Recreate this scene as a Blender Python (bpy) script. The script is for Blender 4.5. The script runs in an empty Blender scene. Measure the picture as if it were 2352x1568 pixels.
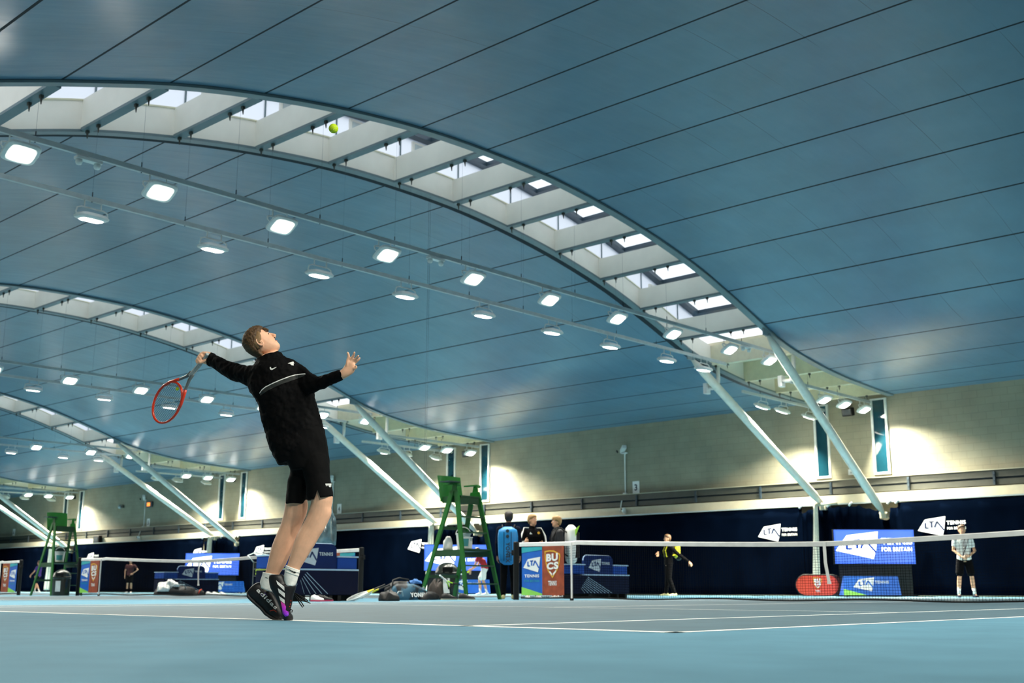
import bpy, bmesh, math, random
from mathutils import Vector, Matrix, Euler
from math import sin, cos, pi, radians, sqrt
random.seed(7)
S = bpy.context.scene
COL = S.collection
V = Vector

# ------------------------------------------------------------------ camera
YAW, PITCH, ROLL = 0.74798, 0.212722, 0.0011967
CAMP = V((8.649115, -16.398603, 0.195235))
FPX = 2635.475
cd = bpy.data.cameras.new('camera'); cam = bpy.data.objects.new('camera', cd); COL.objects.link(cam)
cd.sensor_width = 36.0; cd.lens = FPX * 36.0 / 2352.0; cd.clip_start = 0.05; cd.clip_end = 500
_F = V((-sin(YAW) * cos(PITCH), cos(YAW) * cos(PITCH), sin(PITCH)))
_R0 = V((cos(YAW), sin(YAW), 0)); _U0 = _R0.cross(_F)
_R = _R0 * cos(ROLL) + _U0 * sin(ROLL); _U = -_R0 * sin(ROLL) + _U0 * cos(ROLL)
cam.matrix_world = Matrix(((_R.x, _U.x, -_F.x, CAMP.x), (_R.y, _U.y, -_F.y, CAMP.y), (_R.z, _U.z, -_F.z, CAMP.z), (0, 0, 0, 1)))
cd.dof.use_dof = True; cd.dof.focus_distance = 7.9; cd.dof.aperture_fstop = 3.5
S.camera = cam
# ------------------------------------------------------------------ view + world (overcast day seen through the rooflights)
S.view_settings.view_transform = 'Standard'; S.view_settings.look = 'None'
S.view_settings.exposure = 0.35; S.view_settings.gamma = 1.0; S.view_settings.use_curve_mapping = False
w = bpy.data.worlds.new('world'); S.world = w; w.use_nodes = True
bgn = w.node_tree.nodes['Background']; bgn.inputs[0].default_value = (0.90, 0.95, 1.0, 1); bgn.inputs[1].default_value = 1.25
LAMP_W = 95.0          # watts of every floodlight
LENS_E = 26.0          # radiance of the visible lens

# ------------------------------------------------------------------ materials
def mat(name, c, rough=0.6, metal=0.0, spec=0.5, emit=0.0, var=0.08, scale=6.0, bump=0.0, coat=0.0, coords='Object', ecol=None, sheen=0.0):
    m = bpy.data.materials.new(name); m.use_nodes = True; nt = m.node_tree; b = nt.nodes['Principled BSDF']
    b.inputs['Roughness'].default_value = rough; b.inputs['Metallic'].default_value = metal
    b.inputs['Specular IOR Level'].default_value = spec
    if coat: b.inputs['Coat Weight'].default_value = coat
    if sheen: b.inputs['Sheen Weight'].default_value = sheen
    tc = nt.nodes.new('ShaderNodeTexCoord'); nz = nt.nodes.new('ShaderNodeTexNoise')
    nz.inputs['Scale'].default_value = scale; nz.inputs['Detail'].default_value = 3
    nt.links.new(tc.outputs[coords], nz.inputs['Vector'])
    rp = nt.nodes.new('ShaderNodeMapRange'); rp.inputs[1].default_value = 0.3; rp.inputs[2].default_value = 0.7
    rp.inputs[3].default_value = 1 - var; rp.inputs[4].default_value = 1 + var
    nt.links.new(nz.outputs['Fac'], rp.inputs[0])
    mx = nt.nodes.new('ShaderNodeVectorMath'); mx.operation = 'SCALE'; mx.inputs[0].default_value = c[:3]
    nt.links.new(rp.outputs[0], mx.inputs['Scale']); nt.links.new(mx.outputs[0], b.inputs['Base Color'])
    if emit:
        b.inputs['Emission Color'].default_value = (*(ecol or c)[:3], 1); b.inputs['Emission Strength'].default_value = emit
    if bump:
        bp = nt.nodes.new('ShaderNodeBump'); bp.inputs['Strength'].default_value = bump; bp.inputs['Distance'].default_value = 0.02
        nt.links.new(nz.outputs['Fac'], bp.inputs['Height']); nt.links.new(bp.outputs[0], b.inputs['Normal'])
    return m

def ceiling_mat():
    m = mat('ceiling_panels', (0.084, 0.186, 0.275), rough=0.30, spec=0.42, var=0.10, scale=0.9)
    nt = m.node_tree; b = nt.nodes['Principled BSDF']; src = b.inputs['Base Color'].links[0].from_socket
    tc = [n for n in nt.nodes if n.type == 'TEX_COORD'][0]
    sp = nt.nodes.new('ShaderNodeSeparateXYZ'); nt.links.new(tc.outputs['UV'], sp.inputs[0])
    def line(sock, period, offs, width):
        a = nt.nodes.new('ShaderNodeMath'); a.operation = 'SUBTRACT'; a.inputs[1].default_value = offs; nt.links.new(sock, a.inputs[0])
        d = nt.nodes.new('ShaderNodeMath'); d.operation = 'PINGPONG'; d.inputs[1].default_value = period / 2; nt.links.new(a.outputs[0], d.inputs[0])
        l = nt.nodes.new('ShaderNodeMath'); l.operation = 'LESS_THAN'; l.inputs[1].default_value = width / 2; nt.links.new(d.outputs[0], l.inputs[0])
        return l.outputs[0]
    def mixc(fac, base, col, amt):
        k = nt.nodes.new('ShaderNodeMath'); k.operation = 'MULTIPLY'; k.inputs[1].default_value = amt; nt.links.new(fac, k.inputs[0])
        x = nt.nodes.new('ShaderNodeMix'); x.data_type = 'RGBA'; nt.links.new(k.outputs[0], x.inputs['Factor'])
        nt.links.new(base, x.inputs['A']); x.inputs['B'].default_value = col; return x.outputs['Result']
    # panel joints: shadow gaps every 1.83 m across, fine seams every 1.22 m along
    s1 = line(sp.outputs['X'], 1.22, 0.37, 0.014)
    # only some panels show their seam clearly
    wn = nt.nodes.new('ShaderNodeTexNoise'); wn.inputs['Scale'].default_value = 0.35; nt.links.new(tc.outputs['UV'], wn.inputs['Vector'])
    gt = nt.nodes.new('ShaderNodeMapRange'); gt.inputs[1].default_value = 0.42; gt.inputs[2].default_value = 0.6
    nt.links.new(wn.outputs['Fac'], gt.inputs[0])
    mm = nt.nodes.new('ShaderNodeMath'); mm.operation = 'MULTIPLY'; nt.links.new(s1, mm.inputs[0]); nt.links.new(gt.outputs[0], mm.inputs[1])
    out = mixc(mm.outputs[0], src, (0.02, 0.05, 0.07, 1), 0.75)
    s2 = line(sp.outputs['Y'], 1.83, -0.42, 0.05)
    out = mixc(s2, out, (0.004, 0.012, 0.018, 1), 1.0)
    nt.links.new(out, b.inputs['Base Color'])
    r = nt.nodes.new('ShaderNodeMath'); r.operation = 'MULTIPLY'; r.inputs[1].default_value = 0.5; nt.links.new(s2, r.inputs[0])
    a = nt.nodes.new('ShaderNodeMath'); a.operation = 'ADD'; a.inputs[1].default_value = 0.33; nt.links.new(r.outputs[0], a.inputs[0]); nt.links.new(a.outputs[0], b.inputs['Roughness'])
    # broad gentle undulation of the sheets (streaky reflections)
    nz = nt.nodes.new('ShaderNodeTexNoise'); nz.inputs['Scale'].default_value = 2.2; nz.inputs['Detail'].default_value = 2
    mp = nt.nodes.new('ShaderNodeMapping'); mp.inputs['Scale'].default_value = (1.6, 0.35, 1); nt.links.new(tc.outputs['UV'], mp.inputs[0]); nt.links.new(mp.outputs[0], nz.inputs['Vector'])
    bp = nt.nodes.new('ShaderNodeBump'); bp.inputs['Strength'].default_value = 0.35; bp.inputs['Distance'].default_value = 0.03
    nt.links.new(nz.outputs['Fac'], bp.inputs['Height']); nt.links.new(bp.outputs[0], b.inputs['Normal'])
    return m

def block_mat():
    m = mat('block_wall', (0.27, 0.255, 0.185), rough=0.8, var=0.12, scale=1.2)
    nt = m.node_tree; b = nt.nodes['Principled BSDF']; src = b.inputs['Base Color'].links[0].from_socket
    tc = [n for n in nt.nodes if n.type == 'TEX_COORD'][0]
    mp = nt.nodes.new('ShaderNodeMapping'); nt.links.new(tc.outputs['UV'], mp.inputs[0])
    bk = nt.nodes.new('ShaderNodeTexBrick'); nt.links.new(mp.outputs[0], bk.inputs['Vector'])
    bk.inputs['Scale'].default_value = 1.0; bk.inputs['Brick Width'].default_value = 0.45; bk.inputs['Row Height'].default_value = 0.225
    bk.inputs['Mortar Size'].default_value = 0.008; bk.inputs['Color1'].default_value = (1, 1, 1, 1); bk.inputs['Color2'].default_value = (0.94, 0.94, 0.95, 1)
    bk.inputs['Mortar'].default_value = (0.80, 0.80, 0.80, 1)
    x = nt.nodes.new('ShaderNodeMix'); x.data_type = 'RGBA'; x.blend_type = 'MULTIPLY'; x.inputs['Factor'].default_value = 1
    nt.links.new(src, x.inputs['A']); nt.links.new(bk.outputs['Color'], x.inputs['B']); nt.links.new(x.outputs['Result'], b.inputs['Base Color'])
    return m

M = {}
def D(name, *a, **k): M[name] = mat(name, *a, **k); return M[name]
M['ceiling'] = ceiling_mat(); M['block'] = block_mat()
D('surround', (0.098, 0.222, 0.30), rough=0.75, spec=0.08, var=0.09, scale=2.6, bump=0.03)
D('court', (0.078, 0.136, 0.170), rough=0.62, spec=0.22, var=0.10, scale=3.0, bump=0.03)
D('line', (0.80, 0.80, 0.76), rough=0.6, var=0.04)
D('flange', (0.13, 0.19, 0.215), rough=0.4, var=0.05)
D('kerb', (0.88, 0.84, 0.76), rough=0.55, var=0.05, scale=1.5)
D('cream', (0.72, 0.68, 0.50), rough=0.5, var=0.06)
D('dark_gap', (0.01, 0.02, 0.03), rough=0.9)
D('dark_frame', (0.02, 0.035, 0.05), rough=0.4)
D('grey_metal', (0.34, 0.40, 0.42), rough=0.35, metal=0.3)
D('white_metal', (0.75, 0.78, 0.76), rough=0.35)
D('strut', (0.72, 0.69, 0.60), rough=0.28, spec=0.6)
D('galv', (0.50, 0.56, 0.57), rough=0.4, metal=0.1)
D('ledge', (0.50, 0.47, 0.35), rough=0.55, var=0.05)
D('trunking', (0.045, 0.047, 0.038), rough=0.45, var=0.1)
D('curtain', (0.0006, 0.0017, 0.0052), rough=1.0, spec=0.0, var=0.2, scale=1.5, sheen=0.0)
D('window_glass', (0.005, 0.032, 0.048), rough=0.04, spec=0.8)
D('window_frame', (0.82, 0.82, 0.76), rough=0.4)
D('black', (0.0022, 0.0022, 0.0026), rough=0.5, spec=0.3)
D('black_soft', (0.004, 0.004, 0.005), rough=0.85, spec=0.2)
D('white', (0.80, 0.80, 0.78), rough=0.5)
D('netcord', (0.002, 0.002, 0.0025), rough=0.9, spec=0.1)
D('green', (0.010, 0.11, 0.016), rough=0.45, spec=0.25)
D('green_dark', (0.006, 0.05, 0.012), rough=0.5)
D('lens', (1, 1, 0.97), rough=0.3, emit=LENS_E, ecol=(1.0, 0.97, 0.86), var=0)
def glass_mat():
    m = bpy.data.materials.new('rooflight_glass'); m.use_nodes = True; nt = m.node_tree; b = nt.nodes['Principled BSDF']
    nt.nodes.remove(b); o = nt.nodes['Material Output']
    t = nt.nodes.new('ShaderNodeBsdfTransparent'); t.inputs[0].default_value = (0.94, 0.97, 0.98, 1)
    g = nt.nodes.new('ShaderNodeBsdfGlossy'); g.inputs['Roughness'].default_value = 0.08
    n = nt.nodes.new('ShaderNodeTexNoise'); n.inputs['Scale'].default_value = 3
    r = nt.nodes.new('ShaderNodeMapRange'); r.inputs[3].default_value = 0.04; r.inputs[4].default_value = 0.09; nt.links.new(n.outputs['Fac'], r.inputs[0])
    x = nt.nodes.new('ShaderNodeMixShader'); nt.links.new(r.outputs[0], x.inputs[0]); nt.links.new(t.outputs[0], x.inputs[1]); nt.links.new(g.outputs[0], x.inputs[2])
    nt.links.new(x.outputs[0], o.inputs[0]); return m
M['glass'] = glass_mat()
def poly_mat():
    m = bpy.data.materials.new('polycarbonate'); m.use_nodes = True; nt = m.node_tree; nt.nodes.remove(nt.nodes['Principled BSDF']); o = nt.nodes['Material Output']
    t = nt.nodes.new('ShaderNodeBsdfTransparent'); d = nt.nodes.new('ShaderNodeBsdfTranslucent'); n = nt.nodes.new('ShaderNodeTexNoise'); n.inputs['Scale'].default_value = 2
    r = nt.nodes.new('ShaderNodeMapRange'); r.inputs[3].default_value = 0.72; r.inputs[4].default_value = 0.80; nt.links.new(n.outputs['Fac'], r.inputs[0])
    t.inputs[0].default_value = (.97, .98, 1, 1); d.inputs[0].default_value = (.95, .96, .98, 1)
    x = nt.nodes.new('ShaderNodeMixShader'); nt.links.new(r.outputs[0], x.inputs[0]); nt.links.new(t.outputs[0], x.inputs[1]); nt.links.new(d.outputs[0], x.inputs[2]); nt.links.new(x.outputs[0], o.inputs[0]); return m
M['poly'] = poly_mat()

# ------------------------------------------------------------------ mesh helpers
class MB:
    def __init__(s): s.v = []; s.f = []; s.m = []; s.uv = {}
    def add(s, vs, fs, mi=0):
        o = len(s.v); s.v += [tuple(v) for v in vs]
        for f in fs: s.f.append(tuple(i + o for i in f)); s.m.append(mi)
        return o
    def box(s, c, size, rot=None, mi=0, taper=1.0):
        hx, hy, hz = size[0] / 2, size[1] / 2, size[2] / 2; c = V(c)
        vs = []
        for z in (-1, 1):
            k = taper if z > 0 else 1
            for x, y in ((-1, -1), (1, -1), (1, 1), (-1, 1)): vs.append(V((x * hx * k, y * hy * k, z * hz)))
        if rot is not None:
            R = rot if isinstance(rot, Matrix) else Euler(rot).to_matrix()
            vs = [R @ v for v in vs]
        s.add([v + c for v in vs], [(3, 2, 1, 0), (4, 5, 6, 7), (0, 1, 5, 4), (1, 2, 6, 5), (2, 3, 7, 6), (3, 0, 4, 7)], mi)
    def bb(s, a, b, mi=0):
        s.box([(a[i] + b[i]) / 2 for i in range(3)], [abs(b[i] - a[i]) for i in range(3)], mi=mi)
    def tube(s, pts, r, n=8, mi=0, cap=True, flat=1.0, up=None, closed=False):
        pts = [V(p) for p in pts]; rs = r if isinstance(r, (list, tuple)) else [r] * len(pts)
        rings = []; prev = None; N = len(pts)
        for i, p in enumerate(pts):
            if closed: t = pts[(i + 1) % N] - pts[i - 1]
            else: t = (pts[min(i + 1, N - 1)] - pts[max(i - 1, 0)])
            t.normalize()
            if prev is None:
                a = V(up) if up is not None else (V((0, 0, 1)) if abs(t.z) < 0.9 else V((1, 0, 0)))
                a = (a - t * a.dot(t)).normalized()
            else:
                a = (prev - t * prev.dot(t)).normalized()
            prev = a; b = t.cross(a)
            rings.append([p + a * cos(2 * pi * k / n) * rs[i] + b * sin(2 * pi * k / n) * rs[i] * flat for k in range(n)])
        vs = [v for rg in rings for v in rg]; fs = []
        for i in range(N if closed else N - 1):
            j = (i + 1) % N
            for k in range(n):
                fs.append((i * n + k, i * n + (k + 1) % n, j * n + (k + 1) % n, j * n + k))
        if cap and not closed: fs += [tuple(range(n - 1, -1, -1)), tuple((N - 1) * n + k for k in range(n))]
        s.add(vs, fs, mi)
    def bar(s, a, b, w, h, mi=0, up=(0, 0, 1)):
        a, b = V(a), V(b); t = (b - a); L = t.length; t.normalize(); u = V(up); u = (u - t * u.dot(t))
        if u.length < 1e-4: u = V((1, 0, 0)); u = u - t * u.dot(t)
        u.normalize(); x = t.cross(u)
        R = Matrix((x, t, u)).transposed(); s.box((a + b) / 2, (w, L, h), R, mi)
    def loft(s, rings, mi=0, cap=True, closed=False):
        n = len(rings[0]); vs = [v for r in rings for v in r]; fs = []; N = len(rings)
        for i in range(N if closed else N - 1):
            j = (i + 1) % N
            for k in range(n): fs.append((i * n + k, i * n + (k + 1) % n, j * n + (k + 1) % n, j * n + k))
        if cap and not closed: fs += [tuple(range(n - 1, -1, -1)), tuple((N - 1) * n + k for k in range(n))]
        s.add(vs, fs, mi)
    def lathe(s, c, prof, n=24, mi=0, axis=None):
        c = V(c); rings = []
        R = axis if axis is not None else Matrix.Identity(3)
        for r, z in prof: rings.append([c + R @ V((r * cos(2 * pi * k / n), r * sin(2 * pi * k / n), z)) for k in range(n)])
        s.loft(rings, mi)
    def prism(s, poly, origin, ux, uy, depth, mi=0):
        """flat polygon in the ux,uy plane, extruded along ux x uy"""
        o, ux, uy = V(origin), V(ux), V(uy); nn = ux.cross(uy).normalized() * depth; n = len(poly)
        a = [o + ux * p[0] + uy * p[1] for p in poly]; b = [p + nn for p in a]
        s.add(a + b, [tuple(range(n - 1, -1, -1)), tuple(range(n, 2 * n))] + [(k, (k + 1) % n, n + (k + 1) % n, n + k) for k in range(n)], mi)
    def build(s, name, mats, parent=None, smooth=False, loc=None, uvf=None, bevel=0, subsurf=0, recalc=True):
        if not isinstance(mats, (list, tuple)): mats = [mats]
        me = bpy.data.meshes.new(name); org = V(loc) if loc is not None else V((0, 0, 0))
        vs = s.v if loc is None else [tuple(V(v) - org) for v in s.v]
        me.from_pydata(vs, [], s.f)
        for m in mats: me.materials.append(m if not isinstance(m, str) else M[m])
        for i, p in enumerate(me.polygons): p.material_index = s.m[i]; p.use_smooth = smooth
        if recalc:
            bm = bmesh.new(); bm.from_mesh(me); bmesh.ops.recalc_face_normals(bm, faces=bm.faces); bm.to_mesh(me); bm.free()
        if uvf:
            uv = me.uv_layers.new(name='UVMap')
            for l in me.loops: uv.data[l.index].uv = uvf(V(s.v[l.vertex_index]))
        me.update()
        o = bpy.data.objects.new(name, me); COL.objects.link(o)
        if loc is not None: o.location = org
        if parent is not None:
            o.parent = parent
            o.location = org - V(parent.get('_w', (0, 0, 0)))
        o['_w'] = tuple(org if loc is not None else (0, 0, 0))
        if bevel:
            b = o.modifiers.new('bevel', 'BEVEL'); b.width = bevel; b.segments = 2; b.limit_method = 'ANGLE'; b.angle_limit = radians(40)
        if subsurf:
            b = o.modifiers.new('sub', 'SUBSURF'); b.levels = subsurf; b.render_levels = subsurf
        return o

def thing(name, label, cat, loc=(0, 0, 0), group=None):
    o = bpy.data.objects.new(name, None); COL.objects.link(o); o.location = loc; o['_w'] = tuple(loc)
    o.empty_display_size = 0.1
    tag(o, label, cat, group); return o
def tag(o, label=None, cat=None, group=None, kind=None):
    if label: o['label'] = label
    if cat: o['category'] = cat
    if group: o['group'] = group
    if kind: o['kind'] = kind
    return o
def struct_empty(name, loc=(0, 0, 0), label=None):
    o = bpy.data.objects.new(name, None); COL.objects.link(o); o.location = loc; o['_w'] = tuple(loc); o['kind'] = 'structure'
    if label: o['label'] = label
    return o
def struct(name, mb, m, label=None, **k):
    o = mb.build(name, m, **k); o['kind'] = 'structure'
    if label: o['label'] = label
    return o
def lerp(a, b, t): return a + (b - a) * t
def copy_tree(o, parent=None):
    c = o.copy(); COL.objects.link(c)
    if parent is not None: c.parent = parent
    for ch in list(o.children): copy_tree(ch, c)
    return c
ORD = ['first', 'second', 'third', 'fourth', 'fifth', 'sixth', 'seventh', 'eighth', 'ninth', 'tenth', 'eleventh', 'twelfth', 'thirteenth', 'fourteenth']

# ------------------------------------------------------------------ big structure
PY = [0, 1.9, 3.9, 5.6, 7.45, 9.25, 10.2, 11.2, 12.5, 14.4, 16.5, 18.1]
PZ = [9.05, 9.0, 8.80, 8.53, 8.12, 7.57, 7.25, 6.92, 6.66, 6.43, 6.31, 6.25]
def roof(y):
    y = abs(y)
    if y >= PY[-1]: return PZ[-1]
    i = 0
    while y > PY[i + 1]: i += 1
    def sl(j):
        if j == 0: return 0.0
        if j == len(PY) - 1: return (PZ[j] - PZ[j - 1]) / (PY[j] - PY[j - 1])
        return (PZ[j + 1] - PZ[j - 1]) / (PY[j + 1] - PY[j - 1])
    h = PY[i + 1] - PY[i]; t = (y - PY[i]) / h; a, b = PZ[i], PZ[i + 1]; m0, m1 = sl(i) * h, sl(i + 1) * h
    return (2 * t**3 - 3 * t**2 + 1) * a + (t**3 - 2 * t**2 + t) * m0 + (-2 * t**3 + 3 * t**2) * b + (t**3 - t**2) * m1
DP = 17.48; XA0 = -6.88; SW = 2.98; YW = 18.1; YC = 17.5
XL, XR = -82.0, 20.5
BANDS = [XA0 - DP * k for k in (-1, 0, 1, 2, 3)]

# floor
mb = MB(); mb.bb((XL, -YW, -0.3), (XR, YW, 0.0))
for k in range(-1, 4):
    pass
struct('floor', mb, 'surround', 'light blue acrylic sports floor around the tennis courts')
CX = [0.0, -17.35, -34.4, -51.9, 17.4]
for i, cx in enumerate(CX):
    if cx > 10: x1 = XR
    mb = MB(); x0, x1 = cx - 5.485, min(cx + 5.485, XR - 0.01)
    mb.bb((x0, -11.885, -0.01), (x1, 11.885, 0.0006))
    struct('floor', mb, 'court', 'grey blue playing surface inside the court lines')
    mb = MB(); W = 0.06; zt = 0.0013
    def ln(xa, ya, xb, yb): mb.bb((min(xa, xb), min(ya, yb), 0.0), (max(xa, xb), max(ya, yb), zt))
    for sy in (-1, 1):
        ln(x0 - 0.0, sy * 11.885, x1, sy * (11.885 - 0.10)); ln(cx - 4.115, sy * 6.4 - 0.025, min(cx + 4.115, x1), sy * 6.4 + 0.025)
    for sx in (-5.485, -4.115, 4.115, 5.485):
        if cx + sx < XR - 0.1: ln(cx + sx, -11.885, cx + sx - math.copysign(W, sx), 11.885)
    ln(cx - 0.025, -6.4, cx + 0.025, 6.4)
    for sy in (-1, 1): ln(cx - 0.025, sy * 11.885, cx + 0.025, sy * 11.78)
    struct('trim_%d' % (i + 1), mb, 'line', 'white painted court lines')
# walls
wuv = lambda v: (v.x + v.y * 0.0, v.z)
mb = MB(); mb.bb((XL, YW, 0), (XR, YW + 0.3, 7.2)); struct('wall_back', mb, 'block', 'pale concrete block wall behind the courts', uvf=wuv)
mb = MB(); mb.bb((XL, -YW - 0.3, 0), (XR, -YW, 7.2)); struct('wall_front', mb, 'block', uvf=wuv)
mb = MB(); mb.bb((XL - 0.3, -YW - .3, 0), (XL, YW + .3, 10)); struct('wall_left', mb, 'block', uvf=lambda v: (v.y, v.z))
mb = MB(); mb.bb((XR, -YW - .3, 0), (XR + 0.3, YW + .3, 10)); struct('wall_right', mb, 'block', uvf=lambda v: (v.y, v.z))
# dark curtain line along the front and side walls (behind the camera)
# ceiling bays
NY = 72
YS = [-YW + 2 * YW * i / NY for i in range(NY + 1)]
arcl = [0.0]
for i in range(NY): arcl.append(arcl[-1] + sqrt((YS[i + 1] - YS[i])**2 + (roof(YS[i + 1]) - roof(YS[i]))**2))
mid = arcl[-1] / 2
def arc_of(y):
    for i in range(NY):
        if YS[i] <= y <= YS[i + 1] + 1e-6: return lerp(arcl[i], arcl[i + 1], (y - YS[i]) / (YS[i + 1] - YS[i])) - mid
    return y
def y_of(a):
    a += mid
    for i in range(NY):
        if arcl[i] <= a <= arcl[i + 1]: return lerp(YS[i], YS[i + 1], (a - arcl[i]) / (arcl[i + 1] - arcl[i]))
    return None
edges = [XR] + [e for xa in BANDS for e in (xa, xa - SW)] + [XL]
for i in range(0, len(edges), 2):
    xr, xl = edges[i], edges[i + 1]; mb = MB(); nx = 12; vs = []; fs = []
    for y in YS:
        for j in range(nx + 1): vs.append((lerp(xl, xr, j / nx), y, roof(y)))
    for a in range(NY):
        for j in range(nx):
            p = a * (nx + 1) + j; fs.append((p, p + 1, p + nx + 2, p + nx + 1))
    o = mb.add(vs, fs)
    vt = [(x, y, z + 0.08) for x, y, z in vs]; mb.add(vt, [tuple(reversed(f)) for f in fs])
    struct('ceiling', mb, 'ceiling', 'curved blue panelled ceiling bay', smooth=True, uvf=lambda v: (v.x, arc_of(max(-YW, min(YW, v.y)))), recalc=False)
# outer roof over everything so daylight only enters through the rooflights
RIBY = [y_of(-0.42 + 1.83 * k) for k in range(-9, 11)]
RIBY = [y for y in RIBY if y is not None and abs(y) < 17.9]
KH = 0.54
D('lantern', (0.035, 0.06, 0.085), rough=.35)
def sweep(mb, x0, x1, z0, z1, y0=-YW, y1=YW, n=72, mi=0):
    rings = []
    for i in range(n + 1):
        y = lerp(y0, y1, i / n); z = roof(y)
        rings.append([V((x0, y, z + z0)), V((x1, y, z + z0)), V((x1, y, z + z1)), V((x0, y, z + z1))])
    mb.loft(rings, mi)
for bi, xa in enumerate(BANDS):
    xb = xa - SW
    root = struct_empty('window_%d' % (bi + 1), (xa - SW / 2, 0, 0), 'arched skylight band with white coffers')
    for x, sx in ((xa, -1), (xb, 1)):
        mb = MB(); sweep(mb, x, x + sx * 0.20, -0.05, 0.0); mb2 = MB()
        mb.build('edge_beam', 'flange', root)
        gw = 0.012 if sx < 0 else 0.20
        mb = MB(); sweep(mb, x - sx * gw, x, -0.004 if sx < 0 else -0.03, 0.01); mb.build('shadow_gap', 'dark_gap', root)
        mb = MB(); sweep(mb, x + sx * 0.0, x + sx * 0.17, 0.0, KH); mb.build('upstand', 'kerb', root)
    ribs = RIBY
    for y in ribs:
        z = roof(y); rz = z
        mb = MB(); mb.bb((xb + 0.2, y - 0.09, z - 0.05), (xa - 0.2, y + 0.09, z - 0.0)); f = mb.build('rib', 'flange' if abs(y) < 12 else 'cream', root)  # shade of the rib underside painted in as blue-grey; web above stays white
        mb = MB(); mb.bb((xb + 0.17, y - 0.08, z), (xa - 0.17, y + 0.08, z + KH)); mb.build('web', 'kerb' if abs(y) < 12 else 'cream', f)
        mb = MB()
        for hx in (xa - 0.65, xa - 1.05, xb + 0.67, xb + 0.28):
            mb.box((hx, y, z - 0.075), (0.06, 0.05, 0.05)); mb.tube([(hx, y, z - 0.10), (hx + 0.01, y, z - 0.20)], [0.02, 0.007], 6)
        mb.build('hook', 'trunking', f)
    # closed coffers near the walls, glazed pyramids between
    yy = [-YW] + ribs + [YW]
    for i in range(len(yy) - 1):
        y0, y1 = yy[i] , yy[i + 1]; yc = (y0 + y1) / 2
        z0, z1 = roof(y0) + KH, roof(y1) + KH
        if abs(yc) > 11.3:
            mb = MB(); mb.add([(xb, y0, z0), (xa, y0, z0), (xa, y1, z1), (xb, y1, z1), (xb, y0, z0 + .1), (xa, y0, z0 + .1), (xa, y1, z1 + .1), (xb, y1, z1 + .1)],
                              [(0, 1, 2, 3), (7, 6, 5, 4), (0, 4, 5, 1), (1, 5, 6, 2), (2, 6, 7, 3), (3, 7, 4, 0)])
            mb.build('closed_coffer', 'cream', root)
    # raised glazed lantern over the open coffers
    YE = 11.3
    for x, sx in ((xb, 1), (xa, -1)):
        mb = MB(); sweep(mb, x + sx * .03, x + sx * .05, KH, 1.20, -YE, YE, 48); g = mb.build('lantern_wall', 'poly', root)
        mb = MB(); sweep(mb, x + sx * .0, x + sx * .19, KH - .0, KH + .03, -YE, YE, 48); mb.build('sill', 'cream', root)
        for y in ribs:
            if abs(y) < YE - .5:
                mb = MB(); yy_ = y + .2; mb.bb((x + sx * .02, yy_ - .015, roof(yy_) + KH), (x + sx * .065, yy_ + .015, roof(yy_) + 1.2)); mb.build('glazing_bar', 'flange', g)
    for x0_, x1_ in ((xb - .05, xb + .26), (xb + 1.52, xb + 1.70), (xa - .30, xa + .05)):
        mb = MB(); sweep(mb, x0_, x1_, 1.20, 1.32, -YE, YE, 48); mb.build('lantern_beam', 'lantern', root)
    for y in ribs:
        if abs(y) < YE - .3:
            y0_, y1_ = y + .95, y + 1.17; z0_, z1_ = roof(y0_), roof(y1_)
            mb = MB(); mb.add([(xb, y0_, z0_ + 1.205), (xa, y0_, z0_ + 1.205), (xa, y1_, z1_ + 1.205), (xb, y1_, z1_ + 1.205), (xb, y0_, z0_ + 1.31), (xa, y0_, z0_ + 1.31), (xa, y1_, z1_ + 1.31), (xb, y1_, z1_ + 1.31)],
                              [(0, 1, 2, 3), (7, 6, 5, 4), (0, 4, 5, 1), (1, 5, 6, 2), (2, 6, 7, 3), (3, 7, 4, 0)]); mb.build('lantern_crossbar', 'lantern', root)
    mb = MB(); sweep(mb, xb, xa, 1.325, 1.335, -YE, YE, 48); mb.build('pane', 'glass', root, recalc=False)
    for y in ribs:
        if -6.5 < y < 1.0 or 8 < y < 10:
            yy_ = y + .95; z_ = roof(yy_) + .80; mb = MB(); mb.bb((xb + .05, yy_ - .42, z_ - .04), (xb + .10, yy_ + .42, z_ + .34)); l_ = mb.build('louvre_frame', 'kerb', root)
            mb = MB(); mb.bb((xb + .09, yy_ - .36, z_ + .02), (xb + .115, yy_ + .36, z_ + .28)); mb.build('louvre', 'galv', l_)
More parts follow.
